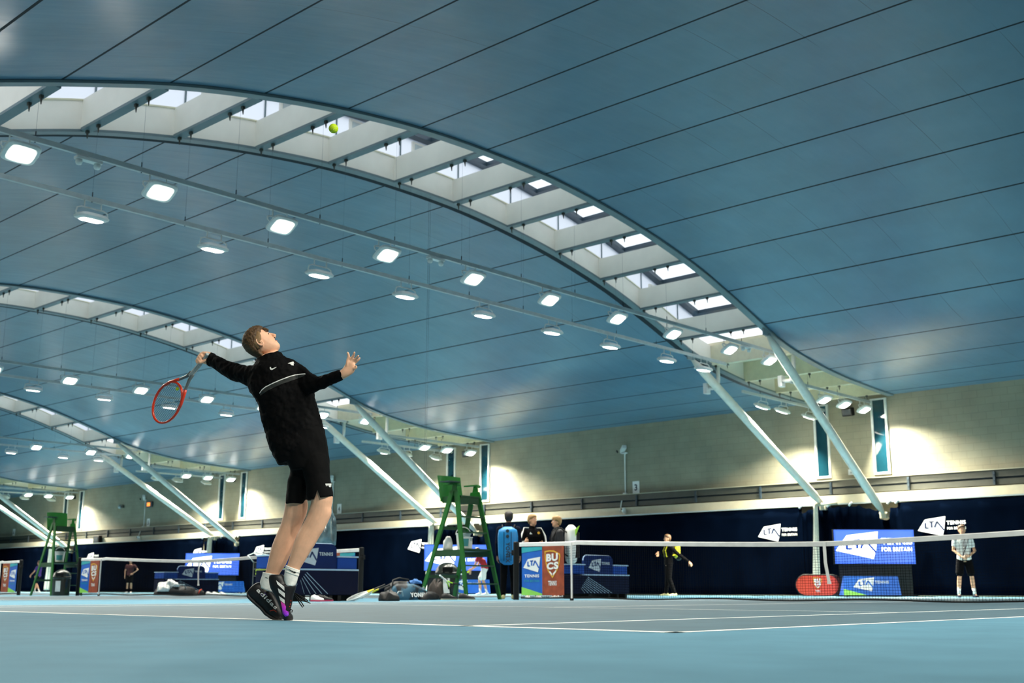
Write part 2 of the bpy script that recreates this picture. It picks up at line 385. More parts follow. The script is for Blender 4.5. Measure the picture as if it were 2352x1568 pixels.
# ------------------------------------------------------------------ lamps on suspended rails
def make_lamp(tilt, wide=True):
    root = thing('floodlight', 'x', 'floodlight'); RT = Euler((0, tilt, 0)).to_matrix(); PV = V((0, 0, 0.20))
    def tf(mb): mb.v = [tuple(RT @ (V(v) - PV) + PV) for v in mb.v]; return mb
    hs = MB(); rings = []
    for sx, sy, z in ((0.165, 0.205, 0.0), (0.20, 0.255, 0.02), (0.21, 0.265, 0.05), (0.17, 0.22, 0.10), (0.09, 0.14, 0.12)):
        e = 0.45
        rings.append([V((math.copysign(abs(cos(a))**e, cos(a)) * sx, math.copysign(abs(sin(a))**e, sin(a)) * sy, z)) for a in [2 * pi * k / 20 for k in range(20)]])
    hs.loft(rings); tf(hs).build('housing', 'white_metal', root)
    ln_ = MB(); e = 0.4
    ln_.loft([[V((math.copysign(abs(cos(a))**e, cos(a)) * 0.132 * s, math.copysign(abs(sin(a))**e, sin(a)) * 0.175 * s, z)) for a in [2 * pi * k / 24 for k in range(24)]] for z, s in ((0.0, 1.0), (-0.012, 0.96))])
    tf(ln_).build('lens', 'lens', root)
    br = MB()
    for sy in (-1, 1):
        br.tube([(0.0, sy * 0.265, 0.05), (0, sy * 0.285, 0.10), (0, sy * 0.27, 0.17), (0, sy * 0.2, 0.20)], 0.013, 6)
    br.tube([(0, -0.2, 0.20), (0, 0.2, 0.20)], 0.013, 6); tf(br)
    for sy in (-1, 1): br.tube([(0, sy * 0.15, 0.20), (0, sy * 0.15, 0.318)], 0.012, 6)
    br.build('bracket', 'white_metal', root)
    ld = bpy.data.lights.new('lamp_light', 'AREA'); ld.shape = 'RECTANGLE'; ld.size = 0.24; ld.size_y = 0.32; ld.energy = LAMP_W; ld.color = (1.0, 0.97, 0.84)
    ld.spread = radians(124 if wide else 96)
    if not wide: ld.energy = LAMP_W * 4.2; ld.color = (1.0, 0.95, 0.76)
    lo = bpy.data.objects.new('lamp_light', ld); COL.objects.link(lo); lo.parent = root; lo.location = RT @ (V((0, 0, -0.02)) - PV) + PV; lo.rotation_euler = (0, tilt, 0)
    return [root, False]
PROTO = {-30: make_lamp(radians(-30)), 8: make_lamp(radians(8)), 30: make_lamp(radians(30)), 'er': make_lamp(radians(-26), False), 'el': make_lamp(radians(24), False)}
R1Y = [-14.4, -12.0, -9.63, -7.35, -4.95, -2.5, -0.15, 2.25, 4.7, 6.98, 9.6, 11.65]
R2Y = [-14.8, -12.4, -10.0, -7.63, -5.25, -2.8, -0.5, 1.9, 4.3, 6.6, 9.1, 10.9]
E1Y = [14.75, 16.0, 17.35]; E2Y = [14.1, 15.3, 17.0]
BN = {-1: 'skylight above the camera', 0: 'widest nearest skylight', 1: 'second skylight', 2: 'third skylight', 3: 'farthest skylight'}
def place_lamp(x, y, z, tilt, label, group):
    P = PROTO[tilt]
    o = P[0] if not P[1] else copy_tree(P[0])
    P[1] = True
    o.location = (x, y, z); o['label'] = label; o['category'] = 'floodlight'; o['group'] = group; o['_w'] = (x, y, z)
for bi, xa in enumerate(BANDS):
    k = bi - 1; xb = xa - SW
    for ri, (xr_, zr, ys, ye, ze, tl, te, nm) in enumerate(((xa - 0.72, 6.78, R1Y, E1Y, 6.05, -30, 'er', 'right'), (xb + 0.66, 6.66, R2Y, E2Y, 5.95, 8, 'el', 'left'))):
        where = BN[k]
        for (y0, y1, z, seg) in ((-17.0, 12.2, zr, 'long'), (12.9, 17.9, ze, 'short')):
            rl = thing('lighting_rail', '%s grey %s lighting rail hung under the %s%s' % (seg, nm, where, ', beside the block wall' if seg == 'short' else ''), 'lighting rail', (xr_, y0, z), 'lighting rails')
            mb = MB(); mb.bb((xr_ - 0.03, y0, z - 0.04), (xr_ + 0.03, y1, z + 0.04)); mb.build('rail', 'galv', rl)
            for y in RIBY:
                if y0 < y < y1 and roof(y) - 0.2 > z:
                    mb = MB(); mb.tube([(xr_, y, z), (xr_, y, roof(y) - 0.1)], 0.0018, 4); mb.tube([(xr_, y, z - 0.05), (xr_, y, z + 0.13)], 0.010, 6)
                    mb.build('hanging_wire', 'dark_frame', rl)
        for i, y in enumerate(ys if not (k < 0 and ri == 0) else []):
            place_lamp(xr_, y, zr - 0.36, 30 if (k < 0 and tl == 8) else tl, '%s floodlight from the wall end of the long %s rail, %s' % (ORD[len(ys) - 1 - i], nm, where), 'floodlights on the long rails')
        for i, y in enumerate(ye if not (k < 0 and ri == 0) else []):
            place_lamp(xr_, y, ze - 0.36, te, '%s floodlight from the block wall on the short %s rail, %s' % (ORD[2 - i], nm, where), 'floodlights on the short rails')
# ------------------------------------------------------------------ writing and marks
D('logo_white', (0.82, 0.83, 0.82), rough=0.6, var=0.02)
D('logo_ink', (0.005, 0.015, 0.05), rough=0.6)
D('led_white', (1, 1, 1), rough=0.3, emit=2.2, ecol=(0.95, 0.97, 1.0), var=0)
D('led_blue', (0.02, 0.05, 0.2), rough=0.3, emit=0.9, ecol=(0.05, 0.17, 1.0), var=0)
D('led_blue_soft', (0.02, 0.05, 0.2), rough=0.3, emit=0.85, ecol=(0.10, 0.23, 1.0), var=0)
D('led_ink', (0.01, 0.04, 0.2), rough=0.3, emit=0.5, ecol=(0.03, 0.12, 0.75), var=0)
D('sign_blue', (0.012, 0.12, 0.52), rough=0.45)
D('sign_teal', (0.03, 0.36, 0.42), rough=0.45)
D('sign_lime', (0.28, 0.66, 0.10), rough=0.45)
D('sign_rust', (0.30, 0.055, 0.018), rough=0.55, var=0.25, scale=9)
D('sign_gold', (0.72, 0.38, 0.03), rough=0.5)
D('teal_ink', (0.02, 0.30, 0.30), rough=0.5)
_tc = {}
def text_geo(st, bold=0.0):
    key = (st, bold)
    if key in _tc: return _tc[key]
    c = bpy.data.curves.new('lettering_source', 'FONT'); c.body = st; c.size = 1.0; c.offset = bold; c.resolution_u = 3; c.space_character = 1.12
    o = bpy.data.objects.new('lettering_source', c); COL.objects.link(o)
    dg = bpy.context.evaluated_depsgraph_get(); me = bpy.data.meshes.new_from_object(o.evaluated_get(dg))
    vs = [tuple(v.co) for v in me.vertices]; fs = [tuple(p.vertices) for p in me.polygons]
    bpy.data.objects.remove(o); bpy.data.curves.remove(c); bpy.data.meshes.remove(me)
    x0 = min(v[0] for v in vs); x1 = max(v[0] for v in vs); y0 = min(v[1] for v in vs); y1 = max(v[1] for v in vs)
    _tc[key] = ([((v[0] - x0) / (x1 - x0), (v[1] - y0) / (y1 - y0)) for v in vs], fs, (x1 - x0) / (y1 - y0)); return _tc[key]
def put_text(mb, st, o, ux, uy, wdt, hgt, mi=0, bold=0.02):
    vs, fs, _ = text_geo(st, bold); o, ux, uy = V(o), V(ux), V(uy)
    mb.add([o + ux * (x * wdt) + uy * (y * hgt) for x, y in vs], fs, mi)
def strokes(mb, segs, o, ux, uy, wd, mi=0):
    o, ux, uy = V(o), V(ux), V(uy)
    for (x0, y0, x1, y1) in segs:
        d = V((x1 - x0, y1 - y0, 0)); d.normalize(); nx, ny = -d.y * wd / 2, d.x * wd / 2
        q = [(x0 + nx, y0 + ny), (x0 - nx, y0 - ny), (x1 - nx, y1 - ny), (x1 + nx, y1 + ny)]
        mb.add([o + ux * a + uy * b for a, b in q], [(0, 1, 2, 3)], mi)
SHIELD = [(0, .30), (.27, .86), (1.0, 1.0), (.93, .30), (.86, 0.0)]
def tennis_mark(parent, o, ux, uy, s, white='logo_white', ink='logo_ink', text=None, lines=2, below=False, eps=0.004, text2=None):
    """white shield with L T and an open A; the words beside or below it"""
    o, ux, uy = V(o), V(ux).normalized() * s, V(uy).normalized() * s * 0.66; n = ux.cross(uy).normalized()
    mb = MB(); p = [o + n * eps + ux * x + uy * y for x, y in SHIELD]; mb.add(p, [tuple(range(len(p)))], 0)
    oo = o + n * eps * 2
    strokes(mb, [(.28, .70, .28, .42), (.26, .42, .40, .42), (.40, .73, .60, .75), (.50, .74, .50, .43)], oo, ux, uy, 0.075, 1)
    strokes(mb, [(.70, .74, .60, .44), (.69, .76, .93, .28)], oo, ux, uy, 0.075, 1)
    mb.build('logo', [white, ink], parent, recalc=False)
    if lines:
        mt = MB(); U1, U2 = V(ux).normalized() * s, V(uy).normalized() * s
        if below:
            put_text(mt, 'TENNIS', oo + U1 * 0.08 - U2 * 0.22, U1, U2, 0.86, 0.13, 0, 0.03)
            if lines > 1: put_text(mt, 'FOR BRITAIN', oo + U1 * 0.08 - U2 * 0.42, U1, U2, 0.86, 0.10, 1, 0.01)
        else:
            put_text(mt, 'TENNIS', oo + U1 * 1.03 + U2 * 0.37, U1, U2, 0.66, 0.13, 0, 0.03)
            if lines > 1: put_text(mt, 'FOR BRITAIN', oo + U1 * 1.04 + U2 * 0.20, U1, U2, 0.64, 0.09, 1, 0.012)
        mt.build('lettering', [text or white, text2 or text or white], parent, recalc=False)
# the university-sport crest: a gold edged shield with BU over CS
def crest(parent, o, ux, uy, s, gold='sign_gold', white='logo_white', ground=None, eps=0.003, word=True):
    o, U1, U2 = V(o), V(ux).normalized() * s, V(uy).normalized() * s; n = U1.cross(U2).normalized()
    outer = [(0.0, 1.26), (.30, 1.30), (.60, 1.28), (.98, 1.12), (1.0, 1.0), (.92, .62), (.80, .35), (.50, 0.0), (.22, .32), (.10, .60), (.03, .95)]
    mb = MB(); c = (.5, .75)
    inner = [(c[0] + (x - c[0]) * .86, c[1] + (y - c[1]) * .88) for x, y in outer]; k = len(outer)
    pts = [o + n * eps + U1 * x + U2 * y for x, y in outer + inner]
    mb.add(pts, [(i, (i + 1) % k, k + (i + 1) % k, k + i) for i in range(k)], 0)
    oo = o + n * eps * 1.5
    put_text(mb, 'BU', oo + U1 * .12 + U2 * .76, U1 + U2 * .06, U2, .72, .36, 1, 0.05)
    put_text(mb, 'CS', oo + U1 * .15 + U2 * .38, U1 + U2 * .06, U2, .72, .34, 1, 0.05)
    mb.add([oo + U1 * x + U2 * y for x, y in ((.30, .28), (.47, .12), (.47, .22), (.33, .34))], [(0, 1, 2, 3)], 1)
    mb.add([oo + U1 * x + U2 * y for x, y in ((.53, .12), (.72, .28), (.74, .40), (.53, .22))], [(0, 1, 2, 3)], 1)
    mb.build('crest', [gold, white], parent, recalc=False)
    if word:
        mt = MB(); put_text(mt, 'TENNIS', oo + U1 * .24 - U2 * .34, U1, U2, .52, .22, 0, 0.03); mt.build('lettering', white, parent, recalc=False)

# ------------------------------------------------------------------ back wall fittings
mb = MB(); mb.bb((XL, YW - 0.32, 2.88), (XR, YW, 3.16)); struct('trim_6', mb, 'ledge', 'cream concrete ledge above the dark curtain')
# curtain rail behind which the drapes hang
mb = MB(); mb.bb((XL, YC - 0.03, 2.83), (XR, YC + 0.03, 2.87)); struct('trim_7', mb, 'grey_metal', 'grey curtain track')
# cable trunking run on the ledge
tr = struct_empty('trim_8', (0, YW, 3.2), 'grey twin-rail trunking on the wall')
for z0, z1 in ((3.20, 3.37), (3.43, 3.64)):
    mb = MB(); mb.bb((XL, YW - 0.20, z0), (XR, YW - 0.14, z1)); mb.build('rail', 'trunking', tr)
mb = MB(); mb.bb((XL, YW - 0.15, 3.36), (XR, YW - 0.13, 3.44)); mb.build('rail', 'dark_gap', tr)
mb = MB(); mb.bb((XL, YW - 0.24, 3.64), (XR, YW - 0.10, 3.66)); mb.build('rail', 'ledge', tr)
x = XR - 1.0; n_ = 0
while x > XL and n_ < 90:
    mb = MB(); mb.bb((x - 0.035, YW - 0.25, 3.20), (x + 0.035, YW - 0.13, 3.60)); mb.box((x, YW - 0.26, 3.32), (.03, .02, .03)); mb.box((x, YW - 0.26, 3.5), (.03, .02, .03))
    mb.build('bracket', 'dark_frame', tr); x -= 2.6; n_ += 1
# slit windows
wn = 6
for k in range(0, 4):
    for x0, x1 in ((-7.60, -7.20), (-9.62, -9.22)):
        X0, X1 = x0 - DP * k, x1 - DP * k; zb, zt_ = 3.82, 6.12
        wr = struct_empty('window_%d' % wn, ((X0 + X1) / 2, YW, zb), 'tall slit window in the block wall'); wn += 1
        mb = MB()
        for a, b in (((X0 - .07, YW - .06, zb - .07), (X0, YW + .02, zt_ + .05)), ((X1, YW - .06, zb - .07), (X1 + .07, YW + .02, zt_ + .05)), ((X0, YW - .06, zb - .07), (X1, YW + .02, zb)), ((X0, YW - .06, zt_), (X1, YW + .02, zt_ + .05))): mb.bb(a, b)
        mb.build('window_frame', 'window_frame', wr)
        mb = MB(); mb.bb((X0, YW - .02, zb), (X1, YW - .005, zt_)); mb.build('pane', 'window_glass', wr)
# raking struts that prop the arches from the wall
for k in range(0, 4):
    nm = BN[k]
    for (xb_, zb, xt, yt, zt_, sd) in ((-9.20, 2.84, -9.80, 11.2, 6.75, 'left'), (-7.19, 2.50, -6.96, 10.64, 6.95, 'right')):
        xb2, xt2 = xb_ - DP * k + ((0, -.35, .25, 0)[k] if sd == 'left' else (0, -.1, .3, 0)[k]), xt - DP * k
        st = thing('roof_strut', '%s round pale raking strut from the wall foot up to the %s' % (sd, nm), 'strut', (xb2, YC, zb), 'raking roof struts')
        a, b = V((xb2, YC - .02, zb)), V((xt2, yt, zt_)); d = (b - a)
        mb = MB(); n = 16; pts = [a + d * t for t in (0, .04, .08, .92, .96, 1.0)]
        mb.tube(pts, [.05, .10, .125, .125, .10, .045], 20); mb.build('shaft', 'strut', st, smooth=True)
        mb = MB(); mb.box(b + V((0, -0.06, 0.12)), (0.05, 0.35, 0.30)); mb.tube([b + V((-.07, 0, 0)), b + V((.07, 0, 0))], .03, 8); mb.build('top_bracket', 'grey_metal', st)
        mb = MB(); mb.box(a + V((0, .02, -.05)), (0.20, 0.16, 0.20)); mb.box(a + V((0, .2, -.02)), (0.12, 0.40, 0.10)); mb.tube([a + V((-.13, 0, 0)), a + V((.13, 0, 0))], .03, 8); mb.build('foot_bracket', 'ledge', st)
    # (cream netting)
    if 'net_cream' not in M: D('net_cream', (0.74, 0.71, 0.60), rough=0.8, var=.15, scale=20)
    # gathered white court divider net under the left strut
    X = (-9.32, -27.15, -43.9, -61.6)[k]
    dn = thing('divider_net', 'gathered white court divider netting hanging below the left strut, %s' % nm, 'netting', (X, YC - .3, 0), 'gathered divider nets')
    rings = []
    for i in range(26):
        t = i / 25; z = lerp(2.84, 0.50 if k == 0 else 0.12, t); ring = []
        for j in range(40):
            a = 2 * pi * j / 40; r = lerp(0.06, 0.10, t**1.3) * (1.0 if k == 0 else 1.7) * (1 + 0.24 * sin(7 * a + 1.3 * t) + 0.10 * sin(13 * a))
            ring.append(V((X - 0.10 * t + r * cos(a), YC - 0.3 + r * 0.8 * sin(a), z)))
        rings.append(ring)
    mb = MB(); mb.loft(rings); mb.build('netting', 'net_cream', dn, smooth=True)
    mb = MB(); mb.tube([(X + .02, YC - .3, 2.84), (X + .75, YC - .28, 2.86)], 0.045, 10); mb.build('bunched_top', 'ledge', dn, smooth=True)
# curtains: one long drape per court bay, and a rumpled one between each pair of struts
def drape(x0, x1, z0, z1, amp, wl, nm, lab, grp, seed, topfn=None, yoff=0.0):
    rnd = random.Random(seed); n = max(24, int((x1 - x0) / (wl / 8))); n = min(n, 700); nz = 9
    ph = [rnd.uniform(0, 6.28) for _ in range(4)]; vs = []; fs = []
    for side in (0, 1):
        for j in range(nz + 1):
            for i in range(n + 1):
                x = lerp(x0, x1, i / n); t = j / nz; top = z1 + (topfn(x) if topfn else 0)
                z = lerp(z0, top, t); a = amp * (1.15 - 0.5 * t)
                y = YC + yoff + a * (sin(2 * pi * x / wl + ph[0] + .6 * sin(x * .9 + ph[1])) + .5 * sin(2 * pi * x / (wl * .43) + ph[2])) + (0.012 if side else 0)
                vs.append((x, y, z))
    st = (n + 1) * (nz + 1)
    for j in range(nz):
        for i in range(n):
            p = j * (n + 1) + i; q = (p, p + 1, p + n + 2, p + n + 1); fs.append(q); fs.append(tuple(reversed([a + st for a in q])))
    for i in range(n): fs.append((i, i + st, i + 1 + st, i + 1)); p = nz * (n + 1) + i; fs.append((p, p + 1, p + 1 + st, p + st))
    for j in range(nz):
        for i in (0, n): p = j * (n + 1) + i; q = (p, p + n + 1, p + n + 1 + st, p + st); fs.append(q if i == 0 else tuple(reversed(q)))
    mb = MB(); mb.add(vs, fs)
    r = thing('backdrop_curtain', lab, 'curtain', ((x0 + x1) / 2, YC, z0), grp); mb.build('fabric', 'curtain', r, smooth=True, recalc=False); return r
CN = ['nearest court, right of the widest strut pair', 'the court between first and second strut pairs', 'the court between second and third strut pairs', 'the court between third and fourth strut pairs', 'the court beyond the farthest strut pair']
CN = ['dark navy backdrop curtain with a white printed shield, right of the nearest struts', 'dark navy backdrop curtain behind the man with the yellow backpack', 'dark navy backdrop curtain behind the person in a maroon shirt', 'dark navy backdrop curtain behind the person in a purple shirt', 'dark navy backdrop curtain at the far left end']
for k in range(5):
    xr_ = (-6.75 - DP * (k - 1)) if k else XR - .1
    x1 = XR - .1 if k == 0 else -9.98 - DP * (k - 1); x0 = -6.72 - DP * k if k < 4 else XL + .1
    c = drape(x0, x1, 0.04, 2.80, 0.014, 1.3, 'c', CN[k], 'navy backdrop curtains', k)
    marks = {0: [(-6.12, 1.76)], 1: [(-11.60, 1.74), (-23.35, 1.74)], 2: [(-28.88, 1.72), (-40.3, 1.76)], 3: [(-45.9, 1.74), (-57.4, 1.74)], 4: []}[k]
    for mx_, mz in marks: tennis_mark(c, (mx_, YC - 0.05, mz), (1, 0, 0), (0, 0, 1), 0.86, eps=0.006)
for k in range(4):
    tf = lambda x, k=k: -0.16 * max(0, sin((x + 7.0 + DP * k) * 2.1 + 2.2)) - 0.05 * abs(sin(x * 9)) - (0.30 if abs(x - (-7.19 - DP * k)) < 0.16 else 0)
    drape(-10.08 - DP * k, -6.62 - DP * k, 0.04, 2.80, 0.035, 0.34, 'b', 'narrow rumpled navy curtain between the struts of the %s' % BN[k], 'rumpled curtains between struts', 40 + k, tf, 0.09)
# curtain clips / ties
for k in range(4):
    for x in (-9.98, -9.0, -8.25, -7.42, -6.98, -6.72):
        r = thing('curtain_clip', '%s white curtain clip on the track between the struts of the %s' % (ORD[[-9.98, -9.0, -8.25, -7.42, -6.98, -6.72].index(x)], BN[k]), 'clip', (x - DP * k, YC, 2.82), 'curtain clips')
        mb = MB(); mb.tube([(x - DP * k - .05, YC - .07, 2.77), (x - DP * k + .02, YC - .05, 2.86), (x - DP * k + .06, YC - .04, 2.87)], .035, 8); mb.build('clip', 'white', r, smooth=True)

# court number plates, cameras and speakers on the wall
def number_plate(x, num):
    r = thing('court_number_plate', 'small white plate with number %s on the block wall' % num, 'sign', (x, YW, 3.7), 'court number plates')
    mb = MB(); mb.bb((x - .15, YW - .02, 3.68), (x + .15, YW, 4.13)); mb.build('plate', 'white', r)
    mb = MB(); put_text(mb, num, (x - .07, YW - .025, 3.78), (1, 0, 0), (0, 0, 1), .14, .24, 0, 0.03); mb.build('lettering', 'dark_frame', r, recalc=False)
number_plate(-17.06, '3'); number_plate(-34.45, '4'); number_plate(-51.7, '5'); number_plate(-69, '6')
for x, nm in ((-17.54, '3'), (-34.95, '4'), (-52.15, '5')):
    r = thing('security_camera', 'white security camera on a slim pole beside court number %s' % nm, 'camera', (x, YW, 3.2), 'wall cameras')
    mb = MB(); mb.tube([(x, YW - .03, 3.68), (x, YW - .03, 5.15), (x + .06, YW - .05, 5.2)], .025, 8); mb.tube([(x, YW - .03, 3.7), (x - .06, YW - .2, 3.4), (x - .05, YW - .33, 3.0)], .02, 6); mb.build('pole', 'white_metal', r)
    mb = MB(); mb.box((x, YW - .12, 5.35), (.16, .42, .14), Euler((radians(-22), 0, radians(52))).to_matrix()); mb.build('camera_body', 'white_metal', r, bevel=.02)
    mb = MB(); mb.tube([(x - .17, YW - .24, 5.27), (x - .20, YW - .27, 5.25)], .055, 12); mb.build('lens', 'black', r)
    mb = MB(); mb.box((x, YW - .05, 3.68), (.14, .10, .09)); mb.build('junction_box', 'white_metal', r)
    mb = MB(); mb.box((x, YW - .06, 5.21), (.22, .12, .05)); mb.build('mount', 'white_metal', r)
    r = thing('dome_camera', 'small white eyeball camera on the ledge below court number %s' % nm, 'camera', (x + .2, YW - .36, 3.02), 'ledge cameras')
    mb = MB(); mb.lathe((x + .2, YW - .42, 3.06), [(0.0, -.09), (.06, -.08), (.085, -.03), (.09, 0.02), (.06, .075), (0.0, .09)], 16); mb.build('camera_body', 'white_metal', r, smooth=True)
    mb = MB(); mb.tube([(x + .17, YW - .49, 3.08), (x + .15, YW - .53, 3.08)], .03, 10); mb.build('lens', 'black', r)
    mb = MB(); mb.tube([(x + .2, YW - .32, 2.98), (x + .2, YW - .42, 2.96)], .05, 10); mb.build('mount', 'white_metal', r)
r = thing('wall_beacon', 'small orange lit box high on the block wall left of court number 5', 'light', (-51.5, YW, 4.8))
D('beacon', (0.9, 0.2, 0.03), emit=1.6, ecol=(1, .25, .04))
mb = MB(); mb.bb((-51.9, YW - .12, 4.78), (-51.3, YW, 5.08)); mb.build('case', 'dark_frame', r, bevel=.02); mb = MB(); mb.bb((-51.78, YW - .13, 4.83), (-51.46, YW - .118, 5.03)); mb.build('diffuser', 'beacon', r)
r = thing('security_camera', 'small dark round camera on the block wall far left of the orange box', 'camera', (-54.9, YW, 4.9))
mb = MB(); mb.lathe((-54.9, YW - .1, 4.95), [(0, -.12), (.09, -.10), (.13, 0), (.09, .10), (0, .12)], 16); mb.build('dome', 'grey_metal', r, smooth=True)
mb = MB(); mb.box((-54.72, YW - .06, 4.95), (.30, .12, .14)); mb.build('mount', 'trunking', r)
for k in range(4):
    r = thing('wall_speaker', 'small dark speaker high between the slit windows of the %s' % BN[k], 'speaker', (-8.35 - DP * k, YW, 5.7), 'wall speakers')
    mb = MB(); mb.box((-8.4 - DP * k, YW - .12, 5.82), (.36, .22, .26), (radians(12), 0, 0)); mb.build('case', 'black', r, bevel=.03)
    mb = MB(); mb.box((-8.4 - DP * k, YW - .235, 5.80), (.28, .01, .18), (radians(12), 0, 0)); mb.build('grille', 'dark_frame', r)
r = thing('wall_socket_box', 'white junction box between the nearest slit windows, low on wall', 'box', (-8.42, YW, 3.9))
mb = MB(); mb.bb((-8.55, YW - .07, 3.80), (-8.32, YW, 3.98)); mb.build('case', 'white', r, bevel=.01)
mb = MB(); mb.bb((-8.47, YW - .08, 3.84), (-8.40, YW - .069, 3.9)); mb.build('switch', 'grey_metal', r)
# curved white reflectors/cable loops on the struts
for k in range(4):
    for sd, (x, y, z) in (('left', (-9.72 - DP * k, 12.35, 6.05)), ('right', (-7.3 - DP * k, 12.5, 6.0))):
        r = thing('cable_duct', 'white bent cable duct dropping by the %s strut top, %s' % (sd, BN[k]), 'cable duct', (x, y, z), 'bent cable ducts')
        mb = MB(); mb.tube([(x + .05, y, roof(y) + KH + .01), (x + .05, y, z + .22), (x + .02, y + .0, z + .08), (x - .10, y + .0, z), (x - .30, y - .05, z)], .06, 8); mb.build('duct', 'white', r, smooth=True)
        mb = MB(); mb.box((x - .33, y - .05, z), (.12, .22, .32)); mb.build('end_box', 'white', r, bevel=.01)
# ------------------------------------------------------------------ nets
def make_net(cx, hw, stick_off, nm, near_banner, far_banner, num):
    """net across the court: hw = half distance between posts"""
    st = hw - stick_off
    def top(x):
        a = abs(x)
        if a >= st: return lerp(1.07, 1.055, 0 if hw == st else 1 - (a - st) / (hw - st)) - 0.01
        t = a / st; return 0.914 + (1.065 - 0.914) * (t**1.35)
    def bot(x): return 0.03 + 0.03 * max(0, (abs(x) - st * 0.9) / hw) + 0.012 * sin(x * 2.3) + 0.012
    root = thing('tennis_net', 'black tennis net with white band, %s' % nm, 'tennis net', (cx, 0, 0), 'tennis nets')
    mb = MB(); t = 0.0044; dx = 0.045
    n = int(2 * (hw - 0.08) / dx); x0 = -hw + 0.08
    def yo(x, z): return 0.010 * sin(x * 1.7) * (1 - z)
    for i in range(n + 1):
        x = x0 + (2 * (hw - .08)) * i / n; zb, zt = bot(x), top(x) - 0.05
        pts = [(cx + x + (0.012 * sin(i * 1.9) if j == 1 else 0), yo(x, z) , z) for j, z in enumerate((zb, lerp(zb, zt, .35), zt))]
        for a, b in zip(pts, pts[1:]):
            mb.add([(a[0] - t / 2, a[1], a[2]), (a[0] + t / 2, a[1], a[2]), (b[0] + t / 2, b[1], b[2]), (b[0] - t / 2, b[1], b[2]),
                    (a[0], a[1] + t, a[2]), (b[0], b[1] + t, b[2])], [(0, 1, 2, 3), (1, 4, 5, 2), (4, 0, 3, 5)])
    rows = 21; m = 64
    for j in range(rows):
        for i in range(m):
            q = []
            for ii in (i, i + 1):
                x = x0 + (2 * (hw - .08)) * ii / m; zb, zt = bot(x), top(x) - 0.05
                z = lerp(zb, zt, (j + 0.5) / rows); q.append((cx + x, yo(x, z), z))
            a, b = q
            mb.add([(a[0], a[1], a[2] - t / 2), (b[0], b[1], b[2] - t / 2), (b[0], b[1], b[2] + t / 2), (a[0], a[1], a[2] + t / 2), (a[0], a[1] + t, a[2]), (b[0], b[1] + t, b[2])],
                   [(0, 1, 2, 3), (0, 4, 5, 1), (3, 2, 5, 4)])
    net = mb.build('net_mesh', 'netcord', root, recalc=False)
    mb = MB(); rings = []
    for i in range(81):
        x = -hw + 0.04 + 2 * (hw - .04) * i / 80; z = top(x); w_ = 0.013
        rings.append([V((cx + x, -w_, z - 0.065)), V((cx + x, -w_, z)), V((cx + x, 0, z + 0.01)), V((cx + x, w_, z)), V((cx + x, w_, z - 0.065))])
    mb.loft(rings); mb.build('headband', 'white', root)
    mb = MB(); rings = []
    for i in range(61):
        x = -hw + 0.08 + 2 * (hw - .08) * i / 60; z = bot(x)
        rings.append([V((cx + x, -.012, z - .012)), V((cx + x, -.012, z + .012)), V((cx + x, .012, z + .012)), V((cx + x, .012, z - .012))])
    mb.loft(rings); mb.build('bottom_cord', 'black', root)
    # loose centre strap
    mb = MB(); a = [V((cx + 0.0, -.02, top(0))), V((cx + .02, -.05, .6)), V((cx + .07, -.06, .30))]
    for p, q in zip(a, a[1:]): mb.bar(p, q, .05, .006, up=(0, 1, 0))
    mb.box(a[-1], (.055, .02, .04)); mb.build('centre_strap', 'white', root)
    for s, wn_ in ((-1, 'left'), (1, 'right')):
        p = thing('net_post', 'black %s post of the tennis net, %s' % (wn_, nm), 'net post', (cx + s * hw, 0, 0), 'net posts')
        mb = MB(); mb.lathe((cx + s * (hw + .05), 0, 0.003), [(.055, 0), (.055, 1.07), (.045, 1.085), (0, 1.09)], 16); mb.build('post', 'black', p)
        mb = MB(); mb.box((cx + s * (hw + .115), 0, .88), (.05, .06, .10)); mb.tube([(cx + s * (hw + .13), -.03, .88), (cx + s * (hw + .13), -.10, .88), (cx + s * (hw + .13), -.10, .80)], .009, 6); mb.build('winder', 'black', p)
        k = thing('singles_stick', 'white singles stick, %s side of the net, %s' % (wn_, nm), 'singles stick', (cx + s * st, -.03, 0), 'singles sticks')
        mb = MB(); mb.box((cx + s * st, -.055, .52), (.03, .022, 1.03)); mb.build('stick', 'white', k)
        mb = MB(); mb.box((cx + s * st, -.055, .02), (.05, .05, .035)); mb.build('foot', 'black', k)
    for s, on in ((-1, near_banner), (1, far_banner)):
        if not on: continue
        xs = sorted((cx + s * (hw - .13), cx + s * (hw - .64), cx + s * (hw - 1.17)))
        cols = ((xs[0], xs[1]), (xs[1], xs[2]))
        blue = cols[0] if s < 0 else cols[1]; rust = cols[1] if s < 0 else cols[0]
        zb = 0.09; zt = 0.975
        b = thing('net_banner', 'blue and lime banner by the %s net post, %s' % ('left' if s < 0 else 'right', nm), 'banner', (blue[0], -.03, zb), 'net banners')
        mb = MB(); mb.bb((blue[0], -.034, zb), (blue[1], -.028, zt)); mb.build('cloth', 'sign_blue', b)
        mb = MB(); w_ = blue[1] - blue[0]
        mb.prism([(0, 0), (w_, 0), (w_, .03), (0, .15)], (blue[0], -.0385, zb), (1, 0, 0), (0, 0, 1), -0.0 + .003); mb.build('lime_wedge', 'sign_lime', b)
        mb = MB(); mb.prism([(0, .78), (w_, .83), (w_, .885), (0, .885)], (blue[0], -.0385, zb), (1, 0, 0), (0, 0, 1), .003); mb.build('teal_band', 'sign_teal', b)
        tennis_mark(b, (blue[0] + .04, -.037, zb + .42), (1, 0, 0), (0, 0, 1), w_ * .84, ink='sign_blue', text2='teal_ink', below=True)
        r = thing('net_banner', 'rust red crest banner by the %s net post, %s' % ('left' if s < 0 else 'right', nm), 'banner', (rust[0], -.03, zb), 'net banners')
